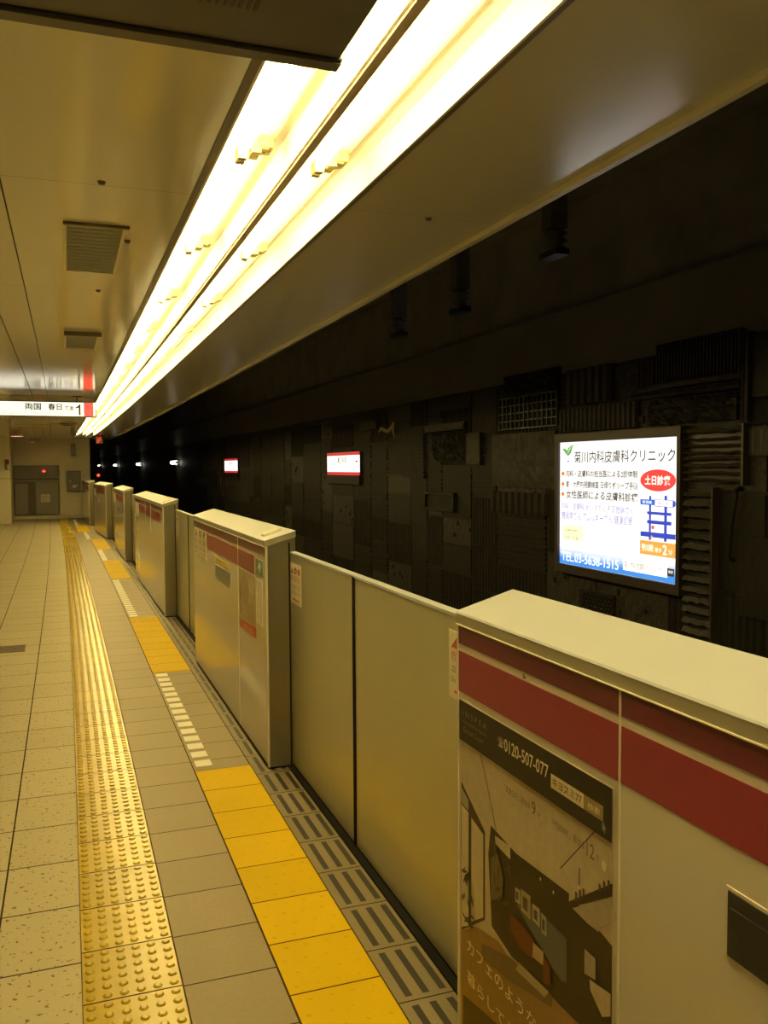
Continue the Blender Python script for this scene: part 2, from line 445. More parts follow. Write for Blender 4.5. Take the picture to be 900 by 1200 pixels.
solo(mb, 'floor_hatch', 'small dark metal plate set in the floor tiles at the left edge', 'hatch', (-.56, 8.43, 0))

# ------------------------------------------------------------------ platform gates
XB, XBB, XD = .973, 1.138, 1.112
ZT, ZTB, ZC = 1.239, 1.288, 1.204
def cab_body(s0, s1, root, base, dx=0):
    """panelled steel cabinet with a sloping lid; front at XB, s0 is the near end"""
    m = MB(); m.prism([(XB, .03), (XBB, .03), (XBB, ZTB-.035), (XB, ZC)], s0+.004, s1-.004, M['cab']); m.build('body', base, root)
    m = MB(); m.prism([(XB+.012, 0), (XBB-.005, 0), (XBB-.005, .03), (XB+.012, .03)], s0+.01, s1-.01, M['rubber']); m.build('plinth', base, root)
    m = MB(); m.prism([(XB-.003, ZC+.002), (XBB+.003, ZTB-.034), (XBB+.003, ZTB-.004), (XB-.003, ZT-.005)], s0-.003, s1+.003, M['lidbase']); m.prism([(XB-.004, ZT-.005), (XBB+.004, ZTB-.004), (XBB+.004, ZTB), (XB-.001, ZT)], s0-.004, s1+.004, M['captop']); m.build('lid', base, root)
    m = MB(); m.box(XB-.005, XB+.002, s0, s1, ZC-.001, ZC+.002, M['lampbar_highlight']); m.build('lid_highlight', base, root)  # thin pale strip paints the highlight along the lid's lower edge
    for nm, a, b in (('end_panel', s0-.003, s0+.004), ('end_panel', s1-.004, s1+.003)):
        m = MB(); m.prism([(XB+.001, .012), (XBB, .012), (XBB, ZTB-.036), (XB+.001, ZC)], a, b, M['steel'])
        m.prism([(XB+.001, .012), (XB+.012, .012), (XB+.012, ZC+.002), (XB+.001, ZC)], a-.003, b+.003, M['cab'])
        m.prism([(XD-.012, .012), (XD-.004, .012), (XD-.004, ZC+.02), (XD-.012, ZC+.02)], a-.002, b+.002, M['rubber'])
        m.build(nm, base, root)
    m = MB(); zl = lambda x: ZT+(ZTB-ZT)*(x-XB)/(XBB-XB)
    m.prism([(1.0, zl(1.0)-.002), (1.105, zl(1.105)-.002), (1.105, zl(1.105)+.012), (1.1, zl(1.1)+.016), (1.005, zl(1.005)+.016), (1.0, zl(1.0)+.012)], s0+.16, s0+.215, M['lampbar_highlight'])
    m.build('signal_lamp', base, root, bevel=.003)
def plate(root, base, name, mt, a, b, z0, z1, t=.0015, x=None):
    m = MB(); x = XB if x is None else x
    m.box(x-t, x+.001, min(a, b), max(a, b), z0, z1, mt); return m.build(name, base, root)
def bands(root, base, segs, red=None):
    for a, b in segs:
        plate(root, base, 'maroon_stripe', M['banddark'], a, b, 1.154, ZC-.001)
    for a, b in (red or segs):
        plate(root, base, 'crimson_stripe', M['bandred'], a, b, 1.0246, 1.134)

# nearest cabinet
B = (XB, 1.0, 0)
cab = thing('gate_cabinet', 'nearest platform gate cabinet with a long cream top and an apartment advertisement', 'platform gate', B, 'platform gate cabinets')
cab_body(-.64, 2.1025, cab, B)
bands(cab, B, [(2.098, 1.374), (1.364, -.62)])
m = MB(); m.box(XB-.0022, XB+.001, 1.3665, 1.3715, .03, ZC, M['sticker']); m.build('panel_joint', B, cab)
plate(cab, B, 'corner_trim', M['cab'], 2.1, 2.0935, .03, ZC, .003)
m = MB(); m.tube([(XB-.003, 1.736, 1.1445), (XB+.001, 1.736, 1.1445)], .006, M['trim'], 12); m.build('sensor_dot', B, cab)
m = MB(); m.box(XB-.002, XB+.001, .45, 1.082, .838, .957, M['cab']); m.box(XB-.004, XB-.001, .46, 1.076, .8445, .951, M['blackgloss']); m.box(XB-.0045, XB-.003, .46, 1.07, .924, .926, M['black'])
m.build('display_panel', B, cab, bevel=.001)

AD = {
'ceil':[(2.0815,1.0045),(1.387,1.0045),(1.387,.10),(2.0815,.10)],
'wallL':[(2.0775,.892),(1.955,.893),(1.87,.731),(1.911,.653),(1.916,.486),(2.0775,.364)],
'winframe':[(2.077,.782),(1.935,.699),(1.935,.469),(2.078,.369)],
'glass1':[(2.075,.72),(2.032,.712),(2.033,.404),(2.076,.38)],
'glass2':[(2.014,.706),(1.945,.688),(1.945,.471),(2.015,.425)],
'winstop':[(2.075,.767),(2.032,.745),(2.032,.717),(2.075,.725)],
'dark':[(1.902,.729),(1.773,.713),(1.541,.725),(1.387,.693),(1.387,.30),(1.5,.466),(1.795,.451),(1.897,.473),(1.916,.651)],
'darkb':[(1.5,.466),(1.387,.62),(1.387,.10),(1.75,.10)],
'box':[(1.879,.713),(1.8,.718),(1.8,.686),(1.879,.693)],
'shelfwall':[(1.541,.725),(1.387,.841),(1.387,.797),(1.541,.701)],
'beam':[(1.541,.708),(1.387,.818),(1.387,.792),(1.541,.695)],
'under':[(1.528,.7),(1.387,.791),(1.387,.738),(1.417,.719),(1.432,.698),(1.471,.696)],
'accent':[(1.767,.591),(1.746,.63),(1.627,.624),(1.549,.623),(1.548,.528),(1.566,.519),(1.608,.528),(1.682,.557)],
'pic1':[(1.774,.631),(1.75,.634),(1.75,.6),(1.774,.596)],
'pic2':[(1.746,.64),(1.702,.643),(1.702,.587),(1.745,.589)],
'pic3':[(1.692,.631),(1.66,.633),(1.66,.59),(1.692,.592)],
'pic4':[(1.653,.629),(1.631,.628),(1.63,.584),(1.652,.584)],
'floor':[(2.078,.369),(1.979,.429),(1.86,.453),(1.795,.441),(1.5,.466),(1.76,.10),(2.078,.10)],
'table':[(1.95,.401),(1.795,.447),(1.601,.465),(1.607,.437),(1.794,.388),(1.954,.36)],
'dkleft':[(2.063,.199),(1.86,.241),(1.86,.10),(2.063,.10)],
'rug':[(1.753,.458),(1.618,.466),(1.636,.443),(1.769,.432)],
'seat':[(1.799,.554),(1.733,.557),(1.682,.547),(1.69,.501),(1.745,.495),(1.795,.515)],
'seat2':[(1.648,.535),(1.615,.53),(1.611,.485),(1.64,.473)],
'cush':[(1.687,.542),(1.641,.544),(1.644,.512),(1.691,.506)],
'frameR':[(1.479,.639),(1.44,.639),(1.439,.595),(1.479,.587)],
'sofa':[(1.46,.585),(1.387,.597),(1.387,.552),(1.415,.534),(1.457,.564)],
'plant1':[(2.072,.561),(2.046,.584),(1.999,.536),(1.979,.431),(2.073,.383)],
'plant2':[(1.897,.648),(1.861,.675),(1.83,.624),(1.838,.574),(1.897,.539)],
}
def pm(name, c): 
    M['p_'+name] = mat('print_'+name, c, .4, spec=.2, var=.2, scale=38); return M['p_'+name]
PC = dict(ceil=(.50,.42,.30), wallL=(.47,.40,.28), winframe=(.05,.035,.02), glass1=(.60,.53,.38), glass2=(.52,.45,.30), winstop=(.34,.31,.22), dark=(.030,.020,.010), darkb=(.034,.023,.011),
  box=(.45,.40,.28), shelfwall=(.50,.42,.29), beam=(.05,.032,.016), under=(.36,.31,.23), accent=(.10,.105,.10), pic1=(.36,.34,.26), pic2=(.34,.28,.18), pic3=(.42,.36,.25), pic4=(.30,.29,.23),
  seat=(.12,.03,.014), seat2=(.12,.03,.014), cush=(.38,.29,.16), floor=(.26,.16,.06), table=(.14,.095,.045), dkleft=(.05,.03,.012), rug=(.36,.30,.18), frameR=(.34,.30,.23), sofa=(.46,.38,.26), plant1=(.06,.055,.022), plant2=(.12,.10,.05))
m = MB(); d = XB-.0015
m.box(d, XB+.001, 1.387, 2.0815, .10, 1.0045, pm('ceil', PC['ceil']))
ORDER = ['wallL','winframe','glass1','glass2','winstop','dark','darkb','box','shelfwall','beam','under','floor','accent','pic1','pic2','pic3','pic4','table','dkleft','rug','seat','seat2','cush','frameR','sofa','plant2']
for i, n in enumerate(ORDER): flat(m, AD[n], d-.00012*(i+1), pm(n, PC[n]))
e = d-.00012*28
rp = random.Random(3)
pl = pm('plant1', PC['plant1'])
for i in range(26):                                         # leaf blades of the potted plants in the picture
    cx, cz = (rp.uniform(1.985, 2.065), rp.uniform(.41, .55)) if i < 15 else (rp.uniform(1.80, 1.885), rp.uniform(.56, .68))
    t = rp.uniform(0, 3.14); L = rp.uniform(.012, .03)
    dxv, dzv = L*math.cos(t), L*math.sin(t)
    flat(m, [(cx-dxv, cz-dzv), (cx+dzv*.25, cz-dxv*.25), (cx+dxv, cz+dzv), (cx-dzv*.25, cz+dxv*.25)], e, pl)
ins = pm('picture_art', (.08, .06, .04))
for n in ('pic1', 'pic2', 'pic3', 'pic4'):
    cx = sum(p[0] for p in AD[n])/4; cz = sum(p[1] for p in AD[n])/4
    flat(m, [(cx+(a-cx)*.5, cz+(b-cz)*.55) for a, b in AD[n]], e, ins)
for a, b, hgt in ((1.515, .735, .02), (1.50, .746, .022), (1.487, .755, .02), (1.43, .795, .016), (1.415, .806, .018), (1.40, .815, .018)):
    flat(m, rectp((a, a-.008, b-.012, b-.012+hgt)), e, ins)
lampw = pm('lamp_bulb', (.75, .68, .50))
for a, b, r_ in ((1.412, .842, .011), (1.50, .757, .006), (1.60, .70, .004), (1.655, .705, .004)): flat(m, ell(a, b, r_*.7, r_, 12), e, lampw)
for a, b in (((1.445, .90), (1.575, .765)), ((1.955, .893), (1.87, .731)), ((1.50, .80), (1.502, .757))):
    (y0, z0), (y1, z1) = a, b; flat(m, [(y0, z0), (y0-.004, z0), (y1-.004, z1), (y1, z1)], e, ins)
flat(m, rectp((2.0815, 1.387, .897, 1.0045)), e-.0001, pm('banner', (.022, .016, .010)))
flat(m, rectp((1.612, 1.484, .929, .960)), e-.0003, pm('box_cream', (.66, .58, .38)))
flat(m, rectp((1.483, 1.416, .929, .960)), e-.0003, pm('box_tan', (.30, .22, .10)))
flat(m, [(1.418, .934), (1.405, .916), (1.411, .914), (1.408, .908), (1.412, .908), (1.4145, .914), (1.419, .911)], e-.0005, pm('pointer', (.20, .26, .20)))
poster = m.build('advertisement_poster', B, cab)
poster['label'] = 'poster of a dark-walled living room with a phone number banner'
m = MB(); q = e-.0006
lt, dk, dim = pm('letter_cream', (.75, .68, .48)), M['ink'], pm('letter_dim', (.22, .18, .11))
write(m, 'I N S P E A', (2.058, 1.92, .966, .982), q, dim); write(m, 'Kiyosumi Shirakawa', (2.055, 1.92, .945, .958), q, dim); write(m, 'Grand Court', (2.055, 1.935, .924, .939), q, dim)
write(m, '☎', (1.859, 1.829, .946, .970), q, lt); write(m, '0120-507-077', (1.826, 1.622, .943, .974), q, lt, bold=.01)
write(m, 'キヨスミ77', (1.605, 1.491, .935, .954), q, dk, bold=.015); write(m, '検索', (1.47, 1.427, .936, .950), q, lt)
write(m, '「清澄白河」駅徒歩', (1.825, 1.70, .845, .862), q, dk); write(m, '9', (1.694, 1.676, .840, .870), q, dk); write(m, '分', (1.670, 1.655, .842, .856), q, dk)
write(m, '「門前仲町」駅徒歩', (1.604, 1.478, .845, .862), q, dk); write(m, '12', (1.472, 1.445, .838, .868), q, dk); write(m, '分', (1.440, 1.428, .842, .856), q, dk)
write(m, 'カフェのような', (2.033, 1.670, .338, .374), q, lt); write(m, '暮らしてみる。', (2.033, 1.690, .252, .288), q, lt)
m.build('lettering', B, poster)

# the other four cabinets along the platform
cabs = [  # near end, far end, splits, label
 (4.5223, 7.257, 'second gate cabinet from the near end, with a pale poster and white notices', 0),
 (9.6234, 13.397, 'third gate cabinet from the near end, with short crimson stripes parted by white joints', 1),
 (15.69, 18.35, 'fourth gate cabinet from the near end, small in the distance', 2),
 (20.9, 23.65, 'fifth gate cabinet from the near end, before the last one', 2),
 (26.05, 29.85, 'farthest gate cabinet, standing next to the end wall', 1)]
SEAM = []
for i, (a, b, lb, kind) in enumerate(cabs):
    mid = (a+b)/2; B = (XB, mid, 0)
    dx = E_PSD(mid); rot = -math.atan((E_PSD(b)-E_PSD(a))/(b-a))
    c = thing('gate_cabinet', lb, 'platform gate', B, 'platform gate cabinets', dx, rot)
    cab_body(a, b, c, B)
    if kind == 0:
        bands(c, B, [(7.22, 5.305), (5.283, 4.53)], [(6.545, 5.305), (5.283, 4.81)])
        m = MB(); m.box(XB-.0022, XB+.001, 5.290, 5.298, .03, ZC, M['sticker']); m.build('panel_joint', B, c)
        st = plate(c, B, 'notice_sticker', M['sticker'], 7.14, 6.565, .93, 1.145, .002)
        m = MB()
        for q_, (y_, tx, mt) in enumerate(((7.06, '▲', 'redink'), (6.86, '◎', 'ink'), (6.66, '?', 'ink'))):
            write(m, tx, (y_+.06, y_-.05, 1.085, 1.135), XB-.0028, M[mt], bold=.02); write(m, '駆込注意'[q_:q_+2], (y_+.06, y_-.05, 1.03, 1.07), XB-.0028, M['ink' if q_ else 'redink'])
            write(m, '危険です', (y_+.065, y_-.06, .985, 1.005), XB-.0028, M['ink']); write(m, 'Caution', (y_+.065, y_-.06, .95, .968), XB-.0028, M['ink'])
        m.build('lettering', B, st)
        plate(c, B, 'green_sticker', M['green'], 4.755, 4.575, 1.035, 1.125, .002)
        m = MB(); write(m, '4', (4.70, 4.63, 1.055, 1.11), XB-.0026, M['sticker'], bold=.02); m.build('lettering', B, c)
        plate(c, B, 'yellow_notice', M['yelprint'], 6.14, 5.62, .962, 1.0)
        w_ = plate(c, B, 'display_panel', M['greyprint'], 6.158, 5.574, .85, .948, .003)
        pst = MB(); pst.box(XB-.0015, XB+.001, 4.765, 5.27, .655, 1.02, pm('flyer_beige', (.44, .36, .24)))
        y0 = 5.27
        for k_, (pp, cc) in enumerate((([(5.27,.655),(4.765,.665),(4.765,.73),(5.27,.70)], (.50, .10, .05)), ([(5.2,.95),(5.1,1.0),(4.95,.93),(5.0,.80),(5.15,.82)], (.36, .27, .18)), ([(5.05,.82),(4.85,.86),(4.8,.74),(5.0,.73)], (.40, .30, .16)), ([(5.0,.97),(4.82,1.0),(4.8,.9),(4.95,.9)], (.50, .44, .32)), ([(5.24,.92),(5.19,.92),(5.19,.74),(5.24,.74)], (.30, .22, .15)))):
            flat(pst, pp, XB-.0017-.00015*k_, pm('flyer_%s' % 'abcde'[k_], cc))
        po = pst.build('advertisement_poster', B, c); po['label'] = 'pale brown poster with a red lower edge'
        m = MB(); write(m, '三井', (5.25, 5.18, .83, .88), XB-.0026, M['ink'])
        write(m, 'セール', (5.12, 4.86, .672, .70), XB-.0026, M['sticker']); m.build('lettering', B, po)
        plate(c, B, 'paper_strip', M['sticker'], 4.745, 4.60, .76, 1.01)
    else:
        L = b-a
        if kind == 1:
            segs = [(b-.06, a+L*.545), (a+L*.53, a+L*.36), (a+L*.345, a+.05)]
            rd = [(b-.75, a+L*.545), (a+L*.53, a+L*.36), (a+L*.345, a+.20)]
            bands(c, B, segs, rd)
            for t in (.5375, .3525):
                m = MB(); m.box(XB-.0022, XB+.001, a+L*t-.008, a+L*t+.008, .9 if t > .4 else .85, ZC, M['sticker']); m.build('panel_joint', B, c)
            plate(c, B, 'notice_sticker', M['sticker'], b-.14, b-.68, .95, 1.13, .002)
        else:
            bands(c, B, [(b-.06, a+.05)], [(b-.6, a+.2)])
            plate(c, B, 'notice_sticker', M['sticker'], b-.12, b-.5, .95, 1.13, .002)
            plate(c, B, 'display_panel', M['greyprint'], a+L*.6, a+L*.45, .80, .9, .002)

# sliding leaves in each opening
def leaf(s0, s1, label, seam_at, sticker=None, dx=0, rot=0):
    B = (XD, (s0+s1)/2, 0)
    t = thing('sliding_gate_door', label, 'sliding door', B, 'sliding platform gate doors', dx, rot)
    m = MB(); m.box(XD, XD+.024, s0, s1, .022, 1.166, M['door']); m.build('panel', B, t, bevel=.0015)
    m = MB(); m.prism([(XD-.003, 1.164), (XD+.026, 1.170), (XD+.026, 1.178), (XD-.003, 1.174)], s0, s1, M['captop']); m.build('top_rail', B, t)
    m = MB(); e0, e1 = (seam_at-.012, seam_at) if seam_at > (s0+s1)/2 else (seam_at, seam_at+.012)
    m.box(XD-.004, XD+.026, e0, e1, .022, 1.168, M['rubber']); m.build('edge_seal', B, t)
    m = MB(); m.box(XD+.002, XD+.022, s0+.02, s1-.02, .0125, .022, M['rubber']); m.build('guide_shoe', B, t)
    if sticker:
        a, b = sticker
        st = plate(t, B, 'notice_sticker', M['sticker'], a, b, .905, 1.118, .0015, XD)
        w_ = (a-b)/3; m = MB()
        for k, (tx, mt) in enumerate((('▲', 'redink'), ('◎', 'ink'), ('◉', 'redink'))):
            l = a-w_*k-w_*.15; r = a-w_*(k+1)+w_*.15
            write(m, tx, (l, r, 1.065, 1.10), XD-.0024, M[mt], bold=.02); write(m, '危険注意禁止'[2*k:2*k+2], (l, r, 1.025, 1.055), XD-.0024, M[mt])
            write(m, '立ち', (l, r, .990, 1.010), XD-.0024, M['ink']); write(m, 'Do not', (l, r, .958, .972), XD-.0024, M['ink'])
        m.box(XD-.0024, XD-.001, b+.04, a-.04, .925, .933, M['redink'])
        m.build('lettering', B, st)
    return t
seams = [3.428, 8.62, 14.7, 19.75, 24.95]
opens = [(2.1025, 4.5223), (7.257, 9.6234), (13.397, 15.69), (18.35, 20.9), (23.65, 26.05)]
nm = ['nearest', 'second', 'third', 'fourth', 'farthest']
for i, ((a, b), sm) in enumerate(zip(opens, seams)):
    dx = E_PSD((a+b)/2); rot = -math.atan((E_PSD(b)-E_PSD(a))/(b-a))
    w2 = {0: 'between the two nearest gate cabinets', 1: 'between the second and third gate cabinets', 2: 'between the third and fourth gate cabinets', 3: 'between the fourth and fifth gate cabinets', 4: 'between the fifth and farthest gate cabinets'}[i]
    leaf(a+(.004 if i < 2 else .02), sm-.003, 'satin steel sliding gate door, the nearer leaf of the pair '+w2, sm-.003, (2.462, 2.11) if i == 0 else None, dx, rot)
    leaf(sm+.003, b-(.004 if i < 2 else .02), 'satin steel sliding gate door, the farther leaf of the pair '+w2, sm+.003, (4.515, 4.30) if i == 0 else (b-.01, b-.25), dx, rot)
    mb = MB(); mb.box(1.085, 1.16, a+.01, b-.01, 0, .012, M['rubber'])  # rail kept near black so its colour carries the gap's shadow
    solo(mb, 'shaded_door_track', 'floor rail blackened for the shadowed gap under the gate doors '+w2, 'rail', (1.12, (a+b)/2, 0), 'gate door rails', dx, rot)

# ------------------------------------------------------------------ ceiling lights, one lamp unit at a time
def light_unit():
    """at the origin: one batten with tube and two holders, 1.27 m along +y, x measured from the tube axis"""
    r = bpy.data.objects.new('fluorescent_lamp', None); COL.objects.link(r); r.empty_display_size = .05
    m = MB(); m.tube([(0, .035, .028), (0, 1.235, .028)], .0145, M['tube'], 8); m.build('tube', (0, 0, 0), r, smooth=True)
    m = MB(); m.box(.055, .105, .01, 1.262, .088, .0985, M['reflector']); m.box(.105, .108, .01, 1.262, .080, .0985, M['socket']); m.build('batten', (0, 0, 0), r)  # thin yellowish fin puts the batten's shaded edge line into colour
    for y0 in (.008, 1.238):
        m = MB(); m.box(-.014, .014, y0, y0+.026, .008, .05, M['socket']); m.box(.012, .085, y0+.003, y0+.022, .045, .064, M['socket']); m.box(.06, .10, y0-.004, y0+.03, .05, .09, M['socket']); m.box(.03, .06, y0-.004, y0+.03, .03, .062, M['socket'])
        m.build('lampholder', (0, 0, 0), r)
    return r
proto = light_unit(); first = True
def copy_tree(o):
    c = o.copy(); COL.objects.link(c)
    for ch in o.children:
        d = ch.copy(); COL.objects.link(d); d.parent = c
    return c
for row, x, s0, nmin in (('left', .545, 2.83-1.27, 0), ('right', .812, 2.875-1.27, 0)):
    for i in range(-4, 20):
        u = proto if first else copy_tree(proto); first = False
        s = s0+1.27*i
        put(u, x, s, H)
        k = i if row == 'left' else i
        lab = f'{ORD[k]} visible fluorescent lamp from the near end in the {row} row of the ceiling trough' if k >= 0 else f'fluorescent lamp of the {row} row in the ceiling trough behind the viewer'
        tag(u, lab, 'light', f'fluorescent lamps in the {row} row')

# ------------------------------------------------------------------ ceiling vents and bolts
def vent(a, b, label, lip):
    B = (.125, (a+b)/2, H)
    t = thing('ceiling_vent', label, 'vent', B, 'ceiling vents')
    x0, x1 = .016, .233
    m = MB()
    m.box(x0-.012, x0, a-.01, b+.01, H-.006, H+.001, M['cream']); m.box(x1, x1+.012, a-.01, b+.01, H-.006, H+.001, M['cream']); m.box(x0, x1, b, b+.01, H-.006, H+.001, M['cream'])
    m.build('frame', B, t)
    m = MB(); m.box(x0-.014, x1+.024, a-.018, a, H-lip, H+.001, M['trim']); m.build('lip', B, t)
    m = MB(); n = 14
    m.box(x0, x1, a, b, H-.001, H+.0005, M['ventgrey'])
    for i in range(n):
        y = a+(b-a)*(i+.5)/n; m.prism([(y-.018, H-.0035), (y+.016, H-.001), (y+.016, H-.0005), (y-.018, H-.003)], x0+.002, x1-.002, M['ventgrey'], axis='x')
    m.build('louvre', B, t)
vent(3.715, 4.582, 'square grey ceiling vent, the nearer one above the platform', .012)
vent(6.64, 7.5, 'grey ceiling vent, the farther one ahead of the hanging sign', .03)
for X, s, lb in ((.129, 3.16, 'small dark ceiling bolt in front of the nearer vent'), (.18, 5.06, 'small dark ceiling bolt behind the nearer vent'), (.262, 3.93, 'small dark ceiling bolt right of the nearer vent'), (1.36, 3.2, 'small dark ceiling bolt between the lights and the ceiling edge')):
    mb = MB(); mb.lathe(X, s, [(.003, H-.012), (.009, H-.011), (.011, H-.006), (.014, H-.004), (.014, H)], M['trim'], 12)
    solo(mb, 'ceiling_bolt', lb, 'bolt', (X, s, H), 'ceiling bolts')

# ------------------------------------------------------------------ hanging signs
# far sign: lit box across the platform
SY = 12.4; B = (-.6, SY, 2.33)
sg = thing('hanging_sign', 'long lit white hanging sign with a red end and the number 1', 'sign', B)
m = MB(); m.box(-1.75, .424, SY, SY+.16, 2.325, 2.335, M['black']); m.box(-1.75, .424, SY, SY+.16, 2.518, 2.53, M['black']); m.box(.412, .424, SY, SY+.16, 2.335, 2.518, M['black']); m.box(-1.75, -1.738, SY, SY+.16, 2.335, 2.518, M['black']); m.box(-1.738, .412, SY+.15, SY+.16, 2.335, 2.518, M['black'])
m.build('casing', B, sg)
m = MB(); m.box(-1.738, .413, SY+.006, SY+.15, 2.334, 2.519, M['signwhite']); m.build('lit_panel', B, sg)
m = MB(); m.box(.262, .386, SY+.003, SY+.008, 2.334, 2.519, M['signred']); m.build('red_stripe', B, sg)
m = MB(); yy = SY+.004
write(m, '両国', (-.475, -.275, 2.412, 2.500), yy, M['signink'], 'y', bold=.02); write(m, '春日', (-.19, -.015, 2.412, 2.500), yy, M['signink'], 'y', bold=.02); write(m, '方面', (.02, .135, 2.412, 2.478), yy, M['signink'], 'y', bold=.015)
flat(m, [(.196, 2.348), (.222, 2.348), (.222, 2.495), (.204, 2.495), (.196, 2.478), (.158, 2.455), (.158, 2.435), (.196, 2.452)], yy, M['signink'], 'y')
write(m, 'For Ryogoku E-12  Kasuga E-07 ·E-28 ·E-38', (-.85, .15, 2.352, 2.388), yy, M['signgreyink'], 'y')
m.build('lettering', B, sg)
for x in (-1.2, .18):
    m = MB(); m.tube([(x, SY+.08, 2.528), (x, SY+.08, H)], .014, M['trim']); m.box(x-.05, x+.05, SY+.04, SY+.12, H-.018, H, M['trim']); m.build('hanger', B, sg)
# near sign seen from underneath
B = (-.6, 1.35, 2.33)
sg = thing('hanging_sign', 'dark underside of the hanging sign close overhead at the top left', 'sign', B)
m = MB(); m.box(-1.7, .458, 1.13, 1.50, 2.335, 2.575, M['signgrey'])
m.build('casing', B, sg, bevel=.003)
m = MB(); m.box(-1.705, .462, 1.475, 1.505, 2.328, 2.345, M['signgrey']); m.box(-1.705, .462, 1.468, 1.474, 2.332, 2.336, M['black']); m.build('rim', B, sg)
m = MB()
for i in range(8): m.box(.20+.012*i, .206+.012*i, 1.22, 1.36, 2.3335, 2.336, M['black'])
m.build('vent_slots', B, sg)
for x in (-1.2, .2):
    m = MB(); m.tube([(x, 1.32, 2.57), (x, 1.32, H)], .014, M['trim']); m.build('hanger', B, sg)

# ------------------------------------------------------------------ lightbox on the track wall
LB = {'title':(7.068,5.625,1.653,1.763),'leaf':(7.277,7.085,1.716,1.822),'circ':(7.215,7.12,1.64,1.705),'l1':(7.205,6.106,1.521,1.587),'l2':(7.204,6.1,1.42,1.487),'l3':(7.203,6.092,1.316,1.396),'b1':(7.281,6.148,1.209,1.278),'b2':(7.28,6.159,1.113,1.193),
'yel':(7.254,6.903,0.917,1.06),'ytxt':(7.23,7.017,1.0,1.025),'ytxt2':(7.23,6.987,0.925,0.961),'ell':(6.066,5.614,1.415,1.595),'elt':(6.003,5.684,1.465,1.546),'v1':(5.946,5.918,1.011,1.377),'v2':(5.753,5.718,1.013,1.383),'h1':(5.971,5.664,1.224,1.248),'h2':(5.97,5.663,1.147,1.177),'h3':(6.057,5.614,1.037,1.079),'pillL':(6.061,5.876,1.301,1.347),'pillR':(5.873,5.645,1.293,1.348),'pillE':(5.645,5.615,1.298,1.348),'or':(6.06,5.608,0.887,1.005),'ort':(6.039,5.639,0.907,0.984),'tel':(7.276,6.358,0.7,0.826-.03),'sb':(6.289,5.705,0.726,0.814),'sbt':(6.272,5.772,0.743,0.807),'blk':(5.708,5.621,0.741,0.804),'blkt':(5.692,5.636,0.763,0.789),'red':(5.912,5.877,1.105,1.133)}
def ink(name, c, s=1.0):
    M['k_'+name] = emis('backlit_'+name, c, s); return M['k_'+name]
X = 4.5; B = (X, 6.45, .62)
lbx = thing('advertisement_lightbox', 'large lit clinic advertisement on the dark wall across the track', 'lightbox', B)
m = MB(); f0, f1, g0, g1 = 5.535, 7.372, .60, 1.935
for a, b, c, d_ in ((f0, 5.579, g0, g1), (7.316, f1, g0, g1), (5.579, 7.316, g0, .684), (5.579, 7.316, 1.852, g1)): m.box(X-.03, X+.065, a, b, c, d_, M['frame'])
m.build('frame', B, lbx, bevel=.003)
m = MB(); m.box(X, X+.06, 5.579, 7.316, .684, 1.852, emis('lit_panel_white', (.95, .97, 1.0), 1.04)); scr = m.build('lit_panel', B, lbx)
# blue footer fading up into white
bm_, nt, bs = new_mat('backlit_blue_footer')
tc = node(nt, 'ShaderNodeTexCoord'); sx = node(nt, 'ShaderNodeSeparateXYZ'); link(nt, tc.outputs['Object'], sx.inputs[0])
sl = val(nt, 'DIVIDE', val(nt, 'SUBTRACT', sx.outputs[2], .10), .16)
rp_ = node(nt, 'ShaderNodeValToRGB'); link(nt, sl, rp_.inputs[0])
rp_.color_ramp.elements[0].color = (.045, .22, .68, 1); rp_.color_ramp.elements[1].color = (.93, .97, 1, 1); rp_.color_ramp.elements[0].position = .1
link(nt, rp_.outputs[0], bs.inputs['Emission Color']); bs.inputs['Emission Strength'].default_value = 1.15; link(nt, rp_.outputs[0], bs.inputs['Base Color'])
m = MB(); flat(m, [(7.315, .685), (5.58, .685), (5.58, .89), (7.315, .865)], X-.001, bm_); m.build('blue_footer', B, scr)
m = MB(); x = X-.0015
kb, kbl, ko, kr, kg, kgy, kw = ink('black', (.05, .05, .06), .7), ink('navy', (.03, .06, .50), 1), ink('orange', (.92, .36, .08), 1), ink('red', (.86, .05, .05), 1), ink('green', (.12, .42, .10), .9), ink('grey', (.09, .085, .09), .8), ink('white', (1, 1, 1), 1.15)
kvi, kye = ink('violet', (.12, .11, .42), .9), ink('yellow', (.98, .95, .55), 1.15)
def leafp(pts): flat(m, pts, x, kg)
leafp([(7.277, 1.795), (7.245, 1.77), (7.20, 1.735), (7.165, 1.725), (7.19, 1.775), (7.235, 1.795)])
flat(m, [(7.19, 1.724), (7.19, 1.77), (7.165, 1.80), (7.08, 1.835), (7.10, 1.79), (7.13, 1.745), (7.165, 1.724)], x-.0004, ink('dark_green', (.05, .28, .10), .9))
flat(m, [(7.185, 1.73), (7.17, 1.78), (7.09, 1.828), (7.12, 1.79)], x-.0008, ink('pale_green', (.35, .62, .25), 1))
flat(m, ell(7.168, 1.672, .052, .036), x, ink('sky', (.35, .55, .80), 1)); flat(m, ell(7.168, 1.672, .043, .029), x-.0004, kw)
flat(m, rectp((7.174, 7.162, 1.655, 1.690)), x-.0008, kbl); flat(m, rectp((7.192, 7.144, 1.6685, 1.676)), x-.0008, kbl)
m.build('logo_mark', B, scr)
m = MB()
for z in (1.553, 1.453, 1.356): flat(m, ell(7.26, z, .030, .021), x, ko); flat(m, ell(7.26, z, .012, .012), x-.0004, kr)
m.build('orange_bullets', B, scr)
m = MB()
write(m, '菊川内科皮膚科クリニック', LB['title'], x, kb, res=4, bold=.008)
for t, k in (('内科・皮膚科の担当医による2診体制', 'l1'), ('胃・大腸内視鏡検査 日帰りポリープ手術', 'l2'), ('女性医師による皮膚科診療', 'l3')): write(m, t, LB[k], x, kgy, res=2, bold=.018)
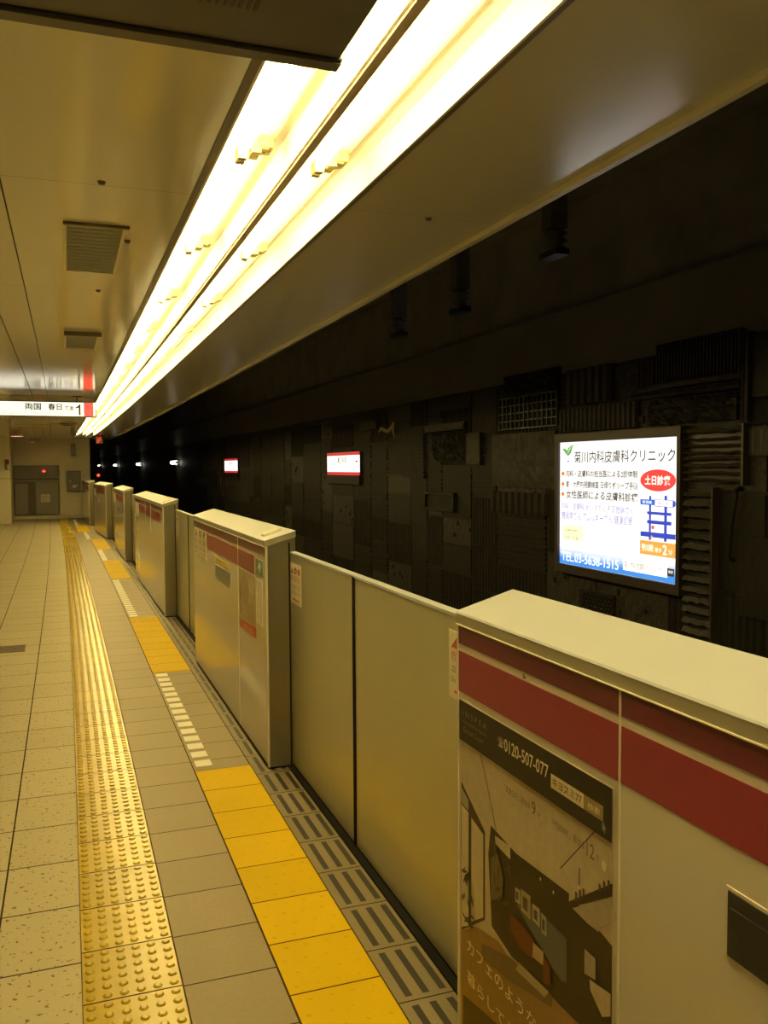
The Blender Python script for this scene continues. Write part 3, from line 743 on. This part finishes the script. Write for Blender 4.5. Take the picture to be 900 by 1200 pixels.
for t, k in (('内科・皮膚科 水いぼでん 不定愁訴でん', 'b1'), ('糖尿病でん アレルギーでん 健康診断', 'b2')): write(m, t, LB[k], x, kvi, res=2)
m.build('lettering', B, scr)
m = MB(); flat(m, rectp(LB['yel']), x, kye); m.build('yellow_note', B, scr)
m = MB(); write(m, '診療時間', LB['ytxt'], x-.0006, kgy, res=2); write(m, '午前・午後', LB['ytxt2'], x-.0006, kgy, res=2); m.build('lettering', B, scr)
m = MB(); l = LB['ell']; flat(m, ell((l[0]+l[1])/2, (l[2]+l[3])/2, (l[0]-l[1])/2, (l[3]-l[2])/2), x, kr); m.build('red_oval', B, scr)
m = MB(); write(m, '土日診療', LB['elt'], x-.0006, kw, bold=.02); m.build('lettering', B, scr)
m = MB()
for k in ('v1', 'v2', 'h1', 'h2', 'h3'): flat(m, rectp(LB[k]), x-.0001*('v1','v2','h1','h2','h3').index(k), kbl)
flat(m, rectp((6.061, 5.80, 1.301, 1.347)), x-.0008, ink('blue', (.04, .14, .62), 1)); flat(m, ell(5.645, 1.321, .032, .028), x-.0008, kbl)
flat(m, rectp((5.873, 5.645, 1.292, 1.350)), x-.001, kbl); flat(m, rectp((5.868, 5.65, 1.297, 1.345)), x-.0014, kw)
flat(m, rectp(LB['red']), x-.0006, kr); flat(m, rectp((5.915, 5.90, 1.02, 1.05)), x-.0009, ko)
m.build('street_map', B, scr)
m = MB(); write(m, '新宿線', (6.03, 5.91, 1.311, 1.337), x-.0016, kw, res=2); write(m, '菊川駅', (5.83, 5.69, 1.307, 1.335), x-.0018, kgy, res=2); m.build('lettering', B, scr)
m = MB(); flat(m, rectp(LB['or']), x-.001, ko); m.build('orange_box', B, scr)
m = MB(); write(m, '菊川駅', (6.039, 5.885, .915, .975), x-.0016, kw, bold=.02); write(m, '徒歩', (5.865, 5.78, .918, .958), x-.0016, kw); write(m, '2', (5.765, 5.715, .905, .985), x-.0016, kw, bold=.01); write(m, '分', (5.70, 5.645, .915, .955), x-.0016, kw)
m.build('lettering', B, scr)
m = MB(); flat(m, rectp(LB['sb']), x-.001, kw); flat(m, rectp(LB['blk']), x-.0014, kb); m.build('search_box', B, scr)
m = MB(); write(m, 'TEL.03-5638-1515', (7.276, 6.358, .715, .80), x-.001, kw, bold=.005); write(m, '菊川内科皮膚科クリニック', LB['sbt'], x-.0016, kb, res=2); write(m, '検索', LB['blkt'], x-.002, kw, res=2)
m.build('lettering', B, scr)

# station name boards
def board(s0, s1, label):
    c = (s0+s1)/2; B = (X, c, 1.34)
    t = thing('station_name_board', label, 'sign', B, 'station name boards on the track wall')
    W = s1-s0
    m = MB(); m.box(X, X+.06, s0, s1, 1.49, 1.883, M['frame']); m.build('casing', B, t)
    m = MB(); m.box(X-.012, X+.001, s0+.01, s1-.01, 1.547, 1.826, M['stwhite']); pn = m.build('lit_panel', B, t)
    for a, b in ((1.826, 1.881), (1.492, 1.547)):
        m = MB(); m.box(X-.014, X+.001, s0+.004, s1-.004, a, b, M['stred']); m.build('red_stripe', B, t)
    m = MB(); m.box(X-.01, X+.05, s0+.02, s1-.02, 1.345, 1.488, M['black']); m.box(X-.014, X+.05, s0+.01, s1-.01, 1.338, 1.348, M['wallmetal2']); m.build('lower_box', B, t)
    m = MB(); xx = X-.014; fr = lambda u: s1-W*u
    write(m, '清澄白河', (fr(.34), fr(.63), 1.695, 1.80), xx, M['signink'], bold=.015)
    write(m, 'きよすみしらかわ', (fr(.38), fr(.59), 1.635, 1.665), xx, M['signgreyink'], res=2); write(m, 'Kiyosumi-shirakawa', (fr(.33), fr(.65), 1.575, 1.605), xx, M['signink'], res=2)
    write(m, '門前仲町', (fr(.05), fr(.18), 1.605, 1.645), xx, M['signgreyink'], res=2)
    write(m, '▶', (fr(.90), fr(.975), 1.70, 1.745), xx, M['signink']); write(m, '森下', (fr(.88), fr(.975), 1.60, 1.645), xx, M['signgreyink'], res=2); write(m, 'E14', (fr(.255), fr(.30), 1.60, 1.72), xx, M['signgreyink'], res=2)
    m.build('lettering', B, pn)
board(13.325, 15.11, 'nearer lit station name board with red stripes on the track wall')
board(23.33, 25.14, 'farther lit station name board, a tiny white and red square on the track wall')

# ------------------------------------------------------------------ scrap metal pieces on the track wall
def wall_piece(name, label, cat, y0, y1, z0, z1, fn, group='weathered metal pieces on the track wall', x=4.50):
    mb = MB(); fn(mb, y0, y1, z0, z1)
    return solo(mb, name, label, cat, (WX-.02, (y0+y1)/2, z0), group)
XF = 4.53
def pleats(mb, y0, y1, z0, z1, n=12, dep=.035, mt='wallmetal2'):
    pf = [(WX, y1), (WX, y0)]
    for i in range(n):
        a = y0+(y1-y0)*i/n; b = (y1-y0)/n
        pf += [(XF, a), (XF-dep, a+b*.2), (XF-dep, a+b*.72), (XF, a+b*.92)]
    mb.prism(pf, z0, z1, M[mt], axis='z')
wall_piece('corrugated_panel', 'corrugated metal panel right above the lit clinic advertisement', 'metal panel', 6.14, 7.36, 1.952, 2.17, lambda m, *r: pleats(m, *r, n=17, dep=.03))
wall_piece('pleated_panel', 'pleated metal panel with tall folds above the corrugated panel', 'metal panel', 6.52, 7.22, 2.20, 2.53, lambda m, *r: pleats(m, *r, n=6, dep=.045))
def grille(mb, y0, y1, z0, z1):
    mb.box(XF-.005, WX, y0, y1, z0, z1, M['black'])
    n = 26
    for i in range(n):
        a = y0+(y1-y0)*i/n; mb.box(XF-.03, XF-.004, a, a+(y1-y0)/n*.42, z0+.02, z1, M['wallmetal2'])
    for j in range(11):
        c = z0+.02+(z1-z0-.02)*j/11; mb.box(XF-.02, XF-.003, y0, y1, c, c+.008, M['wallmetal'])
    mb.box(XF-.032, WX, y0-.02, y1+.02, z0-.02, z0+.02, M['wallmetal2'])
wall_piece('steel_grille', 'wide black grille of upright bars high on the track wall', 'grille', 4.95, 5.90, 2.262, 2.60, grille)
wall_piece('perforated_strip', 'narrow strip of fine bars left of the black grille', 'metal panel', 5.93, 6.15, 2.27, 2.50, lambda m, *r: pleats(m, *r, n=5, dep=.02))
def girder(mb, y0, y1, z0, z1):
    mb.prism([(WX, z0), (XF-.03, z0+.01), (XF-.045, z0+.03), (XF-.03, z1-.01), (WX, z1)], y0, y1, M['wallmetal2'])
    for i in range(9):
        a = y0+.08+(y1-y0-.16)*i/8; mb.tube([(XF-.05, a, z0+.045), (XF-.03, a, z0+.045)], .009, M['wallmetal'], 8)
wall_piece('riveted_girder', 'riveted metal girder running under the black grille', 'girder', 4.94, 6.2, 2.165, 2.24, girder)
def crumple(mb, y0, y1, z0, z1, seed=1, amp=.035, ny=26, nz=9, mt='rough'):
    r = random.Random(seed); base = len(mb.v); mi = mb.m(M[mt])
    for j in range(nz+1):
        for i in range(ny+1):
            e = 0 if i in (0, ny) or j in (0, nz) else r.uniform(0, amp)
            mb.v.append((XF-.008-e, y0+(y1-y0)*i/ny, z0+(z1-z0)*j/nz))
    for j in range(nz):
        for i in range(ny):
            q = base+j*(ny+1)+i; mb.f.append((q, q+1, q+ny+2, q+ny+1)); mb.mi.append(mi)
    mb.box(XF-.0075, WX, y0, y1, z0, z1, M[mt])
wall_piece('crumpled_panel', 'crumpled rock-like metal panel above the right end of the advertisement', 'metal panel', 5.0, 6.0, 1.955, 2.155, lambda m, *r: crumple(m, *r))
def louvre(mb, y0, y1, z0, z1, n=8, seed=4, mt='slat'):
    r = random.Random(seed); mb.box(XF, WX, y0, y1, z0, z1, M['black'])
    for i in range(n):
        a = z0+(z1-z0)*(i+.2)/n; hh = (z1-z0)/n*r.uniform(.45, .8); k = 9
        pts = []; base = len(mb.v); mi = mb.m(M[mt])
        for j in range(k+1):
            y = y0+(y1-y0)*j/k; w_ = r.uniform(-.006, .006)
            mb.v += [(XF-.004, y, a+w_), (XF-.05, y, a+hh*.35+w_), (XF-.03, y, a+hh+w_), (XF-.002, y, a+hh*.9+w_)]
        for j in range(k):
            for q in range(4):
                s_ = base+4*j; mb.f.append((s_+q, s_+(q+1) % 4, s_+4+(q+1) % 4, s_+4+q)); mb.mi.append(mi)
        mb.f.append((base, base+1, base+2, base+3)); mb.mi.append(mi); e_ = base+4*k; mb.f.append((e_+3, e_+2, e_+1, e_)); mb.mi.append(mi)
    mb.box(XF-.05, WX, y0-.02, y0, z0-.01, z1+.02, M['frame'])
wall_piece('metal_louvre', 'shiny dark wavy metal slats beside the upper right of the advertisement', 'louvre', 4.90, 5.52, 1.49, 1.90, louvre)
def ladder(mb, y0, y1, z0, z1):
    louvre(mb, y0, y1, z0, z1, 17, 9, 'wallmetal2')
    pass
wall_piece('slatted_column', 'tall column of dim horizontal slats beside the lower right of the advertisement', 'louvre', 5.20, 5.515, .05, 1.44, ladder)
def post(mb, y0, y1, z0, z1):
    mb.box(XF-.05, WX, y0, y0+(y1-y0)*.35, z0, z1, M['wallmetal2']); mb.box(XF-.02, WX, y0+(y1-y0)*.35, y0+(y1-y0)*.6, z0, z1, M['frame']); mb.box(XF-.04, WX, y0+(y1-y0)*.6, y1, z0, z1, M['wallmetal'])
wall_piece('steel_post', 'upright steel post at the right end of the black grille', 'post', 4.85, 4.925, 1.93, 2.56, post)
def riveted(mb, y0, y1, z0, z1, mt='wallmetal2', d_=.02):
    mb.box(XF-d_, WX, y0, y1, z0, z1, M[mt])
    for a in (y0+.03, y1-.03):
        n = max(2, int((z1-z0)/.09))
        for i in range(n):
            c = z0+.03+(z1-z0-.06)*i/max(1, n-1); mb.tube([(XF-d_-.007, a, c), (XF-d_+.002, a, c)], .007, M[mt], 8)
wall_piece('metal_plate', 'stained metal plate at the right edge, beside the steel post', 'metal plate', 4.1, 4.835, 2.10, 2.545, riveted)
wall_piece('metal_plate', 'small flat metal plate at the right edge, below the stained plate', 'metal plate', 4.2, 4.86, 1.91, 2.07, lambda m, *r: riveted(m, *r, mt='wallmetal', d_=.012))
def holes(mb, y0, y1, z0, z1):
    mb.box(XF-.012, WX, y0, y1, z0, z1, M['wallmetal2'])
    for i in range(9):
        for j in range(7): mb.tube([(XF-.0135, y0+.04+(y1-y0-.08)*i/8, z0+.03+(z1-z0-.06)*j/6), (XF-.011, y0+.04+(y1-y0-.08)*i/8, z0+.03+(z1-z0-.06)*j/6)], .011, M['black'], 8)
wall_piece('perforated_plate', 'metal plate dotted with small holes at the right edge of the wall', 'metal plate', 4.15, 4.87, 1.69, 1.89, holes)
wall_piece('metal_plate', 'tall dark metal plate at the right edge, low beside the pipe', 'metal plate', 4.0, 4.92, .55, 1.12, lambda m, *r: riveted(m, *r, mt='wallmetal', d_=.03))
mb = MB(); mb.tube([(XF-.03, 5.03, .95), (XF-.035, 5.0, 1.2), (XF-.03, 4.96, 1.42), (XF-.03, 4.96, 1.46)], .016, M['wallmetal'], 10); mb.tube([(XF-.03, 5.03, .95), (WX, 5.03, .93)], .016, M['wallmetal'], 10); mb.tube([(XF-.03, 4.96, 1.45), (WX, 4.96, 1.46)], .016, M['wallmetal'], 10)
solo(mb, 'bent_pipe', 'thin bent pipe on the wall right of the slatted column', 'pipe', (WX-.02, 5.0, .93), 'weathered metal pieces on the track wall')
def meshgrid(mb, y0, y1, z0, z1):
    mb.box(XF, WX, y0, y1, z0, z1, M['wallmetal'])
    for i in range(14):
        a = y0+(y1-y0)*i/13; mb.box(XF-.022, XF, a-.006, a+.006, z0, z1, M['black'])
    for j in range(5):
        c = z0+(z1-z0)*j/4; mb.box(XF-.018, XF, y0, y1, c-.005, c+.005, M['black'])
wall_piece('wire_mesh_panel', 'rusty wire mesh panel left of the corrugated panel', 'metal panel', 7.40, 8.6, 2.03, 2.36, meshgrid)
def drape(mb, y0, y1, z0, z1): crumple(mb, y0, y1, z0, z1, seed=8, amp=.07, ny=14, nz=7, mt='wallmetal')
wall_piece('crumpled_panel', 'dark crumpled sheet above the wire mesh panel', 'metal panel', 7.4, 8.5, 2.37, 2.6, drape)
wall_piece('metal_plate', 'broad mottled metal plate directly left of the advertisement', 'metal plate', 7.45, 8.78, 1.40, 1.98, lambda m, *r: crumple(m, *r, seed=3, amp=.012, ny=18, nz=8, mt='wallmetal2'))
wall_piece('ribbed_plate', 'ribbed dark plate low to the left of the advertisement', 'metal plate', 7.58, 8.82, 1.12, 1.35, lambda m, *r: pleats(m, *r, n=9, dep=.03, mt='wallmetal'))
wall_piece('metal_plate', 'narrow upright smooth plate among the hatched plates', 'metal plate', 9.06, 9.42, 1.65, 2.02, lambda m, *r: riveted(m, *r, mt='wallmetal2', d_=.025))
wall_piece('crumpled_panel', 'rough hatched panel below the bright ledge plate', 'metal panel', 9.46, 10.45, 1.70, 2.06, lambda m, *r: crumple(m, *r, seed=12, amp=.04, mt='wallmetal'))
wall_piece('ledge_plate', 'pale ledge-like strip of metal right of the bright bent wire', 'metal plate', 9.45, 10.68, 2.08, 2.17, lambda m, *r: riveted(m, *r, mt='wallmetal2', d_=.035))
wall_piece('ribbed_plate', 'plate of horizontal ribs under the bright bent wire', 'metal plate', 10.74, 11.52, 1.48, 2.18, lambda m, y0, y1, z0, z1: [m.box(XF, WX, y0, y1, z0, z1, M['wallmetal'])]+[m.box(XF-.02, XF, y0, y1, z0+(z1-z0)*i/14, z0+(z1-z0)*i/14+.025, M['wallmetal']) for i in range(14)])
def boxframe(mb, y0, y1, z0, z1):
    mb.box(XF, WX, y0, y1, z0, z1, M['wallmetal'])
    for c in (z0, z1-.035): mb.box(XF-.035, XF, y0, y1, c, c+.035, M['black'])
    for a in (y0, y1-.03): mb.box(XF-.035, XF, a, a+.03, z0, z1, M['black'])
wall_piece('framed_plate', 'dim rectangular framed plate between the name board and the advertisement', 'metal plate', 9.76, 10.68, 1.06, 1.30, boxframe)
wall_piece('metal_plate', 'faint pale plate left of the bright bent wire', 'metal plate', 12.58, 13.38, 2.22, 2.36, lambda m, *r: riveted(m, *r, mt='wallmetal2'))
mb = MB(); mb.tube([(XF-.03, 12.42, 2.16), (XF-.045, 12.28, 2.21), (XF-.05, 12.12, 2.17), (XF-.05, 12.0, 2.15), (XF-.045, 11.85, 2.20), (XF-.045, 11.78, 2.27), (XF-.04, 11.80, 2.13), (XF-.03, 11.78, 2.05)], [.014, .022, .03, .028, .024, .02, .016, .01], M['bright'], 8); mb.box(XF-.03, WX, 12.1, 12.16, 2.15, 2.19, M['wallmetal'])
solo(mb, 'bent_wire', 'bright wavy piece of bent metal high on the track wall', 'wire', (WX-.02, 12.1, 2.05))
def bumps(mb, y0, y1, z0, z1):
    mb.box(XF, WX, y0, y1, z0, z1, M['wallmetal']); r = random.Random(5)
    for i in range(9):
        for j in range(5):
            a = y0+.04+(y1-y0-.08)*(i+.5*(j % 2))/9.; c = z0+.03+(z1-z0-.06)*j/4
            mb.tube([(XF+.002, a, c), (XF-.016, a, c-.004), (XF-.022, a, c)], [.016, .012, .004], M['rough'], 6)
wall_piece('studded_plate', 'small plate of shiny studs below the lit advertisement', 'metal plate', 6.47, 7.02, .26, .47, bumps)
def barss(mb, y0, y1, z0, z1):
    for i in range(3): mb.box(XF-.03, WX, y0+(y1-y0)*i/3, y0+(y1-y0)*i/3+.22, z0+.2*i, z1-.15*i, M['wallmetal2'])
wall_piece('upright_panels', 'tall faint upright panels left of the farther station name board', 'metal panel', 25.3, 26.5, .6, 2.5, barss)

# ------------------------------------------------------------------ overhead line fittings above the track
def hanger(Xh, s, z0, label, bell=True):
    B = (Xh, s, z0)
    t = thing('overhead_line_hanger', label, 'overhead line support', B, 'overhead line supports')
    m = MB(); m.box(Xh-.06, Xh+.06, s-.06, s+.06, z0+.18, 4.2, M['track']); m.box(Xh-.1, Xh+.1, s-.1, s+.1, 3.42, 3.46, M['track']); m.build('post', B, t)
    m = MB(); m.lathe(Xh, s, [(.03, z0+.18), (.085, z0+.15), (.05, z0+.13), (.085, z0+.10), (.05, z0+.08), (.08, z0+.05), (.03, z0+.04)], M['signgrey'], 14); m.build('insulator', B, t, smooth=True)
    m = MB(); m.box(Xh-.05, Xh+.05, s-.1, s+.1, z0, z0+.04, M['black']); m.build('clamp', B, t)
hanger(3.0, 4.97, 2.98, 'overhead line support nearest the viewer, a dim round fitting under the ceiling edge')
hanger(3.0, 6.40, 2.86, 'dark overhead line post, second from the near end above the track')
hanger(3.0, 7.75, 2.86, 'dark overhead line post, third from the near end above the track')

# tunnel lamps
for s, lb in ((34.9, 'nearest small tunnel lamp glowing on the dark wall, rightmost of the row'), (47.3, 'second tunnel lamp glowing on the dark wall'), (59.9, 'third tunnel lamp glowing on the dark wall'), (71.3, 'fourth tunnel lamp glowing on the dark wall, near the end of the row'), (83, 'farthest tunnel lamp glowing beside the end wall')):
    Bs = (4.5, s, 1.85)
    t = thing('tunnel_lamp', lb, 'lamp', Bs, 'tunnel lamps')
    m = MB(); m.box(4.44, 4.56, s-.35, s+.35, 1.87, 1.92, M['signgrey']); m.box(4.5, 4.56, s-.3, s+.3, 1.72, 1.87, M['wallmetal2']); m.build('housing', Bs, t)
    m = MB(); m.tube([(4.40, s-.62, 1.85), (4.40, s+.62, 1.85)], .07, M['tunnellamp'], 10); m.build('tube', Bs, t)
    m = MB(); m.box(4.36, 4.46, s-.66, s-.60, 1.80, 1.90, M['white']); m.box(4.36, 4.46, s+.60, s+.66, 1.80, 1.90, M['white']); m.build('lampholder', Bs, t)

# track signals beyond the platform
Bs = (2.2, 45, 1.3)
t = thing('track_signal', 'small glowing red signal lamp in the dark tunnel beside the end wall', 'signal', Bs)
m = MB(); m.box(2.02, 2.4, 45, 45.15, 1.0, 1.75, M['black']); m.tube([(2.2, 45.08, -1.15), (2.2, 45.08, 1.0)], .05, M['black']); m.build('casing', Bs, t)
m = MB(); m.tube([(2.2, 44.93, 1.3), (2.2, 45.0, 1.3)], .065, M['redlamp'], 14); m.build('lens', Bs, t)
Bs = (1.15, 27.0, 2.50)
t = thing('led_signal', 'red dotted light sign hanging at the far ceiling edge', 'signal', Bs)
m = MB(); m.box(1.06, 1.26, 27.0, 27.1, 2.37, 2.61, M['black']); m.build('casing', Bs, t)
m = MB()
for i in range(4):
    for j in range(5):
        if (i*3+j*2) % 5 != 1: m.box(1.09+.035*i, 1.112+.035*i, 26.993, 27.001, 2.40+.038*j, 2.42+.038*j, M['reddim'])
m.build('led_dots', Bs, t)

# ------------------------------------------------------------------ end wall fittings
Y = SW-.03
mb = MB()
mb.box(-1.31, .06, Y-.05, SW, .13, 1.74, M['doordark'])
mb.box(-1.28, -.90, Y-.075, Y-.05, .16, 1.16, M['doorgrey']); mb.box(-.66, .02, Y-.075, Y-.05, .16, 1.20, M['doorgrey'])
mb.box(-1.28, .02, Y-.06, Y-.05, 1.38, 1.71, M['glassdark']); mb.box(-1.31, .06, Y-.09, Y-.05, 1.22, 1.26, M['doorgrey']); mb.box(-1.31, .06, Y-.09, Y-.05, 1.34, 1.37, M['doorgrey'])
for x in (-.66, -.22, -.13): mb.box(x, x+.025, Y-.085, Y-.05, 1.36, 1.71, M['doorgrey'])
struct(put(mb.build('door_1', (-.6, Y, 0)), -.6, Y, 0))
mb = MB(); mb.box(-.51, -.235, Y-.082, Y-.074, .55, .80, M['sticker'])
for i in range(4): mb.box(-.48, -.27, Y-.0835, Y-.081, .60+.045*i, .612+.045*i, M['ink'])
solo(mb, 'paper_notice', 'pale paper notice on the grey door in the end wall', 'notice', (-.37, Y-.075, .55))
t = thing('alarm_lamp', 'small glowing red lamp above the grey door in the end wall', 'lamp', (-.4, Y-.06, 1.55))
m = MB(); m.box(-.47, -.33, Y-.14, Y-.06, 1.50, 1.53, M['trim']); m.build('base', (-.4, Y-.06, 1.55), t)
m = MB(); m.lathe(-.4, Y-.10, [(.05, 1.53), (.05, 1.55), (.035, 1.565), (.001, 1.59)], M['redlamp'], 14); m.build('lens', (-.4, Y-.06, 1.55), t)
t = thing('control_cabinet', 'dark wall cabinet with small gauges right of the grey door', 'cabinet', (.51, Y, .88))
m = MB(); m.box(.295, .73, Y-.06, SW, .88, 1.56, M['doordark']); m.build('body', (.51, Y, .88), t)
m = MB(); m.box(.32, .705, Y-.068, Y-.058, .905, 1.535, M['glassdark']); m.build('door', (.51, Y, .88), t)
for a, b, r_ in ((.40, 1.22, .04), (.52, 1.05, .06), (.60, 1.07, .03)):
    m = MB(); m.tube([(a, Y-.075, b), (a, Y-.066, b)], r_, M['sticker'], 14); m.build('gauge', (.51, Y, .88), t)
mb = MB(); mb.box(.45, .575, Y-.08, SW, 2.06, 2.45, M['doordark']); mb.box(.47, .555, Y-.088, Y-.079, 2.10, 2.41, M['trim'])
solo(mb, 'wall_box', 'narrow dark box high on the end wall near its corner', 'box', (.51, Y, 2.06))

# fittings hanging from the far ceiling
t = thing('hanging_camera', 'thin ceiling pole with a crossbar and small camera near the end wall', 'camera', (-.57, 21.0, H))
B = (-.57, 21.0, H)
m = MB(); m.tube([(-.57, 21, H), (-.57, 21, 2.30)], .015, M['sticker']); m.build('pole', B, t)
m = MB(); m.box(-.95, -.2, 20.98, 21.02, H-.03, H-.005, M['sticker']); m.build('crossbar', B, t)
m = MB(); m.box(-.66, -.40, 20.9, 21.06, 2.25, 2.31, M['trim']); m.lathe(-.60, 20.98, [(.001, 2.21), (.04, 2.22), (.05, 2.25)], M['sticker'], 12); m.build('camera_head', B, t)
t = thing('ceiling_lamp', 'small pinkish dome lamp under the ceiling at the far left', 'lamp', (-1.0, 24, H)); B = (-1.0, 24, H)
m = MB(); m.lathe(-1.0, 24, [(.06, H), (.07, H-.03), (.10, H-.06), (.15, H-.13), (.155, H-.145)], M['pinklamp'], 20); m.build('shade', B, t, smooth=True)
m = MB(); m.lathe(-1.0, 24, [(.001, H-.152), (.14, H-.150), (.15, H-.140)], M['lampglow'], 20); m.build('diffuser', B, t)
mb = MB(); mb.lathe(.16, 20.0, [(.001, H-.06), (.10, H-.055), (.13, H-.03), (.18, H-.02), (.18, H)], M['trim'], 20)
solo(mb, 'ceiling_diffuser', 'flat dark round fitting on the far ceiling behind the hanging sign', 'vent', (.16, 20.0, H))
t = thing('fire_call_box', 'small red and white call box on the far left wall corner', 'alarm box', (-1.36, 27.9, 1.6)); B = (-1.36, 27.9, 1.6)
m = MB(); m.box(-1.47, -1.35, 27.85, 27.9, 1.60, 1.92, M['trim']); m.build('body', B, t)
m = MB(); m.box(-1.46, -1.37, 27.84, 27.851, 1.78, 1.90, M['bandred']); m.build('red_cover', B, t)
m = MB(); m.box(-1.40, -1.355, 27.835, 27.851, 1.62, 1.76, M['sticker']); m.build('white_plate', B, t)
